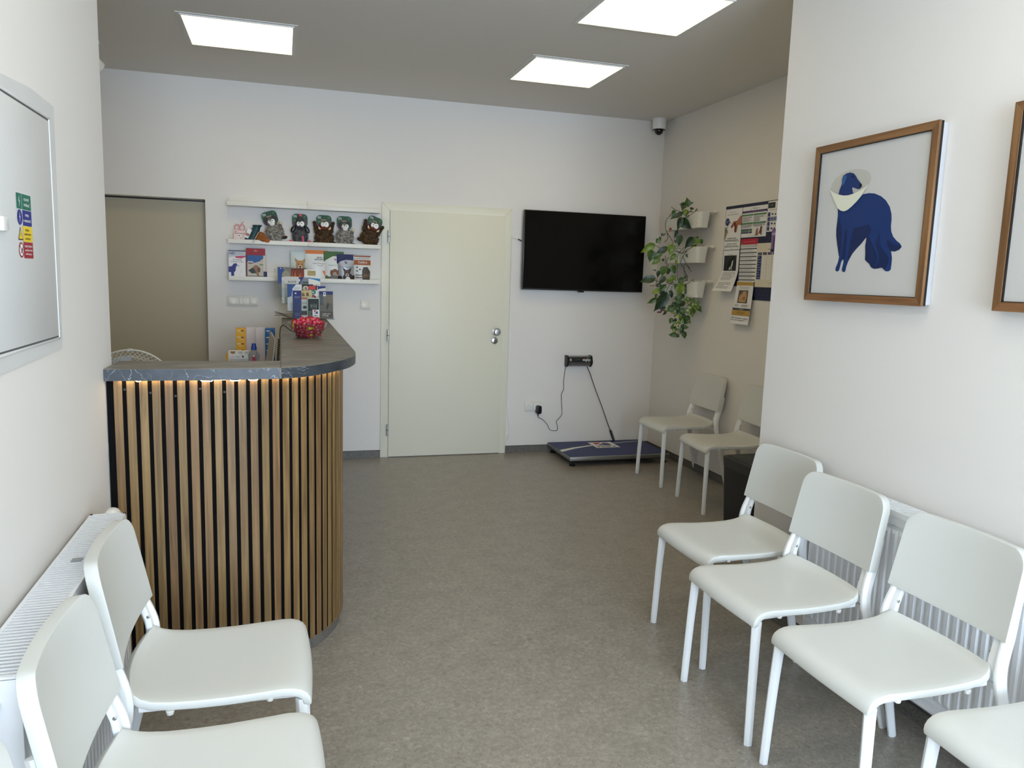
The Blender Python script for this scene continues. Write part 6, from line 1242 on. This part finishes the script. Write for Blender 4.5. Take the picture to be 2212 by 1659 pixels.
def n_dachs(A, W, h):
    A.text('Prevence je', .22 * W, .90 * h, .030 * h, TXT, width=.42 * W); A.text('lepší než léčba mazlíčka!', .12 * W, .845 * h, .030 * h, TXD, width=.66 * W)
    A.oval(.14 * W, .69 * h, .125 * W, .095 * h, P((40, 48, 108))); A.lines(.06 * W, .66 * h, .22 * W, .72 * h, 3, P((170, 176, 210))); A.oval(.30 * W, .675 * h, .028 * W, .022 * h, P((40, 48, 108))); A.oval(.37 * W, .66 * h, .010 * W, .008 * h, DRK)
    A.poly([(W, .82 * h), (.92 * W, .81 * h), (.74 * W, .70 * h), (.62 * W, .70 * h), (.50 * W, .68 * h), (.40 * W, .60 * h), (.38 * W, .54 * h), (.44 * W, .53 * h), (.56 * W, .58 * h), (.60 * W, .54 * h), (.60 * W, .44 * h), (.66 * W, .41 * h), (.74 * W, .43 * h), (.76 * W, .52 * h), (.82 * W, .60 * h), (W, .58 * h)], FLESH)
    A.poly([(.62 * W, .60 * h), (.60 * W, .44 * h), (.66 * W, .41 * h), (.73 * W, .43 * h), (.74 * W, .54 * h), (.70 * W, .62 * h)], FLD); A.oval(.60 * W, .63 * h, .05 * W, .04 * h, P((60, 34, 26))); A.poly([(.38 * W, .58 * h), (.50 * W, .62 * h), (.50 * W, .56 * h), (.40 * W, .54 * h)], P((140, 70, 56)))
    A.poly([(0, .55 * h), (.10 * W, .56 * h), (.16 * W, .60 * h), (.14 * W, .52 * h), (.22 * W, .44 * h), (.16 * W, .40 * h), (.10 * W, .30 * h), (0, .22 * h)], P((150, 138, 116))); A.oval(.10 * W, .48 * h, .03 * W, .02 * h, P((60, 70, 50)))
    A.text('Chraňte ho včas!', .20 * W, .27 * h, .028 * h, TXD, width=.56 * W, bold=True); A.lines(.06 * W, .20 * h, .94 * W, .25 * h, 2, TXT); A.text('Zeptejte se v ordinaci', .20 * W, .13 * h, .028 * h, TXD, width=.60 * W, bold=True); A.lines(.08 * W, .06 * h, .92 * W, .11 * h, 2, TXT)
    A.poly([(.48 * W, .02 * h), (.53 * W, .02 * h), (.505 * W, .035 * h)], TXD)
notice('notice_poster', 'tall white poster with a brown dachshund and a blue speech bubble', 5.112, 4.900, 1.737, 2.030, n_dachs)
def n_bw(A, W, h):
    A.text('O zvířátku', .30 * W, .885 * h, .022 * h, TXD, width=.34 * W); A.rect(.08 * W, .50 * h, .86 * W, .875 * h, P((44, 46, 46)))
    A.poly([(.28 * W, .55 * h), (.34 * W, .72 * h), (.52 * W, .80 * h), (.60 * W, .87 * h), (.70 * W, .86 * h), (.68 * W, .74 * h), (.60 * W, .62 * h), (.52 * W, .52 * h)], P((14, 14, 14))); A.poly([(.54 * W, .60 * h), (.60 * W, .74 * h), (.66 * W, .76 * h), (.62 * W, .62 * h), (.54 * W, .54 * h)], WI); A.poly([(.40 * W, .53 * h), (.46 * W, .60 * h), (.52 * W, .60 * h), (.50 * W, .52 * h)], P((206, 206, 206))); A.poly([(.56 * W, .52 * h), (.58 * W, .58 * h), (.61 * W, .52 * h)], P((220, 220, 220)), False)
    A.lines(.10 * W, .27 * h, .88 * W, .47 * h, 7, P((150, 152, 154)), ragged=.3); A.lines(.10 * W, .06 * h, .84 * W, .22 * h, 5, P((150, 152, 154)), ragged=.5)
notice('notice_letter', 'white sheet with a black and white dog photo, its lower end curling off the wall', 5.110, 4.901, 1.436, 1.733, n_bw, curl=lambda u, v: (.075 * max(0, .55 - v) ** 1.6 * (1.15 - .5 * u) * 2.2, .02 * max(0, .5 - v)))
def n_pet(A, W, h):
    G = P((58, 122, 72)); VI = P((70, 44, 96))
    A.text('PetExpert', .42 * W, .895 * h, .060 * h, TXD, width=.26 * W); A.line([(.31 * W, .955 * h), (.32 * W, .90 * h), (.345 * W, .885 * h), (.37 * W, .90 * h), (.38 * W, .955 * h)], .0015, TXT); A.rect(0, .795 * h, W, .865 * h, VI); A.text('Co vše hradí pojištění PetExpert Plus?', .04 * W, .812 * h, .030 * h, P((190, 176, 206)), width=.88 * W)
    for (a, b, v) in ((.01, .45, .70), (.47, .97, .70), (.01, .45, .43), (.47, .97, .43)): A.rect(a * W, v * h, b * W, (v + .05) * h, G); A.lines((a + .06) * W, (v + .015) * h, (b - .05) * W, (v + .035) * h, 1, P((150, 196, 156)), ragged=.3)
    A.lines(.03 * W, .50 * h, .42 * W, .68 * h, 6, TXT, ragged=.4); A.lines(.49 * W, .50 * h, .95 * W, .68 * h, 6, TXT, ragged=.6, seed=3); A.lines(.02 * W, .31 * h, .43 * W, .42 * h, 4, TXT, ragged=.1); A.lines(.48 * W, .33 * h, .96 * W, .42 * h, 3, TXT, ragged=.3)
    for v, c in ((.235, (50, 40, 82)), (.185, (58, 122, 72)), (.135, (50, 40, 82))): A.rect(.01 * W, v * h, .33 * W, (v + .036) * h, P(c)); A.rect(.35 * W, v * h, .45 * W, (v + .036) * h, P(c))
    A.poly([(.56 * W, .05 * h), (.60 * W, .07 * h), (.62 * W, .22 * h), (.66 * W, .28 * h), (.69 * W, .28 * h), (.68 * W, .18 * h), (.70 * W, .06 * h), (.64 * W, .04 * h)], P((150, 104, 74))); A.poly([(.72 * W, .06 * h), (.76 * W, .20 * h), (.80 * W, .34 * h), (.86 * W, .30 * h), (.83 * W, .24 * h), (.85 * W, .06 * h), (.81 * W, .05 * h), (.79 * W, .14 * h)], P((112, 66, 46))); A.lines(.28 * W, .03 * h, .60 * W, .05 * h, 1, TXT)
notice('insurance_poster', 'PetExpert insurance sheet with green headings', 4.893, 4.597, 1.818, 2.030, n_pet, .0080)
def n_price(A, W, h):
    A.rect(0, .865 * h, W, h, P((186, 40, 62))); A.text('PRŮVODCE OČKOVÁNÍM', .18 * W, .925 * h, .018 * h, P((232, 190, 196)), width=.64 * W); A.poly([(0, .865 * h), (.12 * W, .865 * h), (.10 * W, .90 * h), (.04 * W, .93 * h)], P((150, 110, 90))); A.rect(0, .80 * h, W, .86 * h, P((196, 196, 198)))
    for k in range(9): v = .755 - k * .0905; A.rect(.01 * W, v * h, .98 * W, (v + .022) * h, P((78, 74, 76)), k == 0); A.lines(.03 * W, (v - .050) * h, .85 * W, (v - .012) * h, 2, P((178, 178, 180)), ragged=.2, seed=k)
notice('price_list', 'price list with a red header and dark grey bars', 4.886, 4.680, 1.509, 1.808, n_price, .0085)
def n_tab(A, W, h):
    CR = P((226, 218, 198)); A.rect(0, 0, W, h, CR); A.text('Vakcinační schéma', .50 * W, .845 * h, .025 * h, TXD, width=.46 * W, bold=True); NV2 = P((34, 46, 110))
    for k in range(4): a = .06 + .225 * k; A.rect(a * W, .735 * h, (a + .18) * W, .790 * h, P((44, 48, 92)), k == 0); A.lines((a + .03) * W, .755 * h, (a + .15) * W, .772 * h, 1, P((190, 190, 206)))
    A.rect(.06 * W, .18 * h, .24 * W, .72 * h, NV2)
    for k in range(1, 4): a = .06 + .225 * k; A.rect(a * W, .18 * h, (a + .18) * W, .72 * h, P((234, 232, 226)), k == 1)
    for k in range(9): v = .68 - k * .058; A.rect(.085 * W, v * h, (.17 + .04 * (k % 3)) * W, (v + .010) * h, P((190, 196, 216)), k == 0); A.rect(.35 * W, v * h, .40 * W, (v + .006) * h, TXT, False); A.rect(.58 * W, v * h, .62 * W, (v + .006) * h, TXT, False); A.rect(.80 * W, v * h, .84 * W, (v + .022) * h, DRK, False)
    A.text('www.vet.cz', .62 * W, .085 * h, .014 * h, TXD, width=.20 * W)
notice('vaccination_table', 'cream vaccination table with dark blue column partly behind the wall corner', 4.682, 4.432, 1.474, 1.772, n_tab, .0092)
def n_cat(A, W, h):
    GO = P((190, 152, 70)); A.rect(0, .905 * h, W, .985 * h, GO); A.text('J', .5 * W, .925 * h, .035 * h, TXD, align='c', slant=.4); A.text('Ztratil se kocour', .22 * W, .855 * h, .026 * h, TXD, width=.56 * W); A.lines(.22 * W, .825 * h, .78 * W, .842 * h, 1, TXT, ragged=0)
    A.rect(.20 * W, .495 * h, .74 * W, .795 * h, P((96, 94, 90))); A.poly([(.26 * W, .52 * h), (.28 * W, .66 * h), (.42 * W, .72 * h), (.48 * W, .78 * h), (.54 * W, .73 * h), (.64 * W, .76 * h), (.68 * W, .62 * h), (.62 * W, .54 * h), (.70 * W, .50 * h), (.50 * W, .50 * h)], P((196, 152, 106))); A.poly([(.44 * W, .60 * h), (.56 * W, .66 * h), (.62 * W, .62 * h), (.56 * W, .55 * h)], P((168, 116, 80))); A.rect(.20 * W, .495 * h, .74 * W, .515 * h, P((58, 50, 46)))
    A.lines(.08 * W, .42 * h, .32 * W, .46 * h, 2, TXT); A.lines(.50 * W, .40 * h, .86 * W, .46 * h, 3, TXT); A.rect(0, .325 * h, W, .375 * h, P((72, 70, 68))); A.text('ODMĚNA', .5 * W, .340 * h, .018 * h, P((206, 206, 204)), width=.25 * W, align='c'); A.rect(0, .200 * h, W, .320 * h, GO); A.text('777 000', .5 * W, .255 * h, .020 * h, TXD, width=.26 * W, align='c', bold=True); A.lines(.25 * W, .22 * h, .75 * W, .30 * h, 3, P((150, 116, 50)))
    A.text('Informace o nálezu', .02 * W, .135 * h, .035 * h, P((34, 34, 50)), width=.92 * W, slant=.4, rot=-.03); A.text('volejte ordinaci děkujeme', .0 * W, .080 * h, .035 * h, P((34, 34, 50)), width=.78 * W, slant=.4, rot=-.02)
notice('lost_cat_notice', 'lost cat notice with gold bands and a ginger cat photo, hanging lowest', 4.893, 4.688, 1.208, 1.510, n_cat, .0105, curl=lambda u, v: (.030 * (1 - v) ** 1.5 + .003, .012 * (1 - v) * (1 if u < .5 else -.9)))
def n_par(A, W, h):
    A.rect(.015 * W, .77 * h, .40 * W, .955 * h, P((40, 42, 48))); A.text('VET', .20 * W, .85 * h, .03 * h, P((190, 190, 196)), width=.14 * W, align='c'); A.lines(.10 * W, .70 * h, .9 * W, .73 * h, 1, TXT)
    for k in range(4):
        v = .50 - k * .155; A.rect(.03 * W, v * h, .16 * W, (v + .135) * h, P((62, 64, 130)), k == 0); 
        if k == 1: A.rect(.16 * W, v * h, W, (v + .135) * h, P((128, 134, 166)))
        A.oval(.28 * W, (v + .07) * h, .045 * W, .03 * h, DRK if k != 1 else P((80, 84, 120))); A.oval(.44 * W, (v + .06) * h, .035 * W, .03 * h, DRK if k != 1 else P((80, 84, 120)), step=False)
notice('parasite_chart', 'white parasite chart with purple row labels beside the wall corner', 4.592, 4.392, 1.846, 2.047, n_par, .0088)
notice('purple_leaflet', 'narrow purple leaflet just visible at the wall corner', 4.526, 4.35, 1.705, 1.862, lambda A, W, h: (A.rect(0, 0, W, h, P((142, 112, 168))), A.rect(0, .74 * h, .5 * W, .84 * h, P((190, 170, 206))), A.oval(.20 * W, .40 * h, .08 * W, .3 * h, P((84, 60, 108))), A.rect(0, .04 * h, .3 * W, .16 * h, P((44, 30, 70)))), .0100)
for ob in sc.objects:
    if ob.type == 'MESH' and ob.data.materials and ob.name.startswith('diffuser'): pass
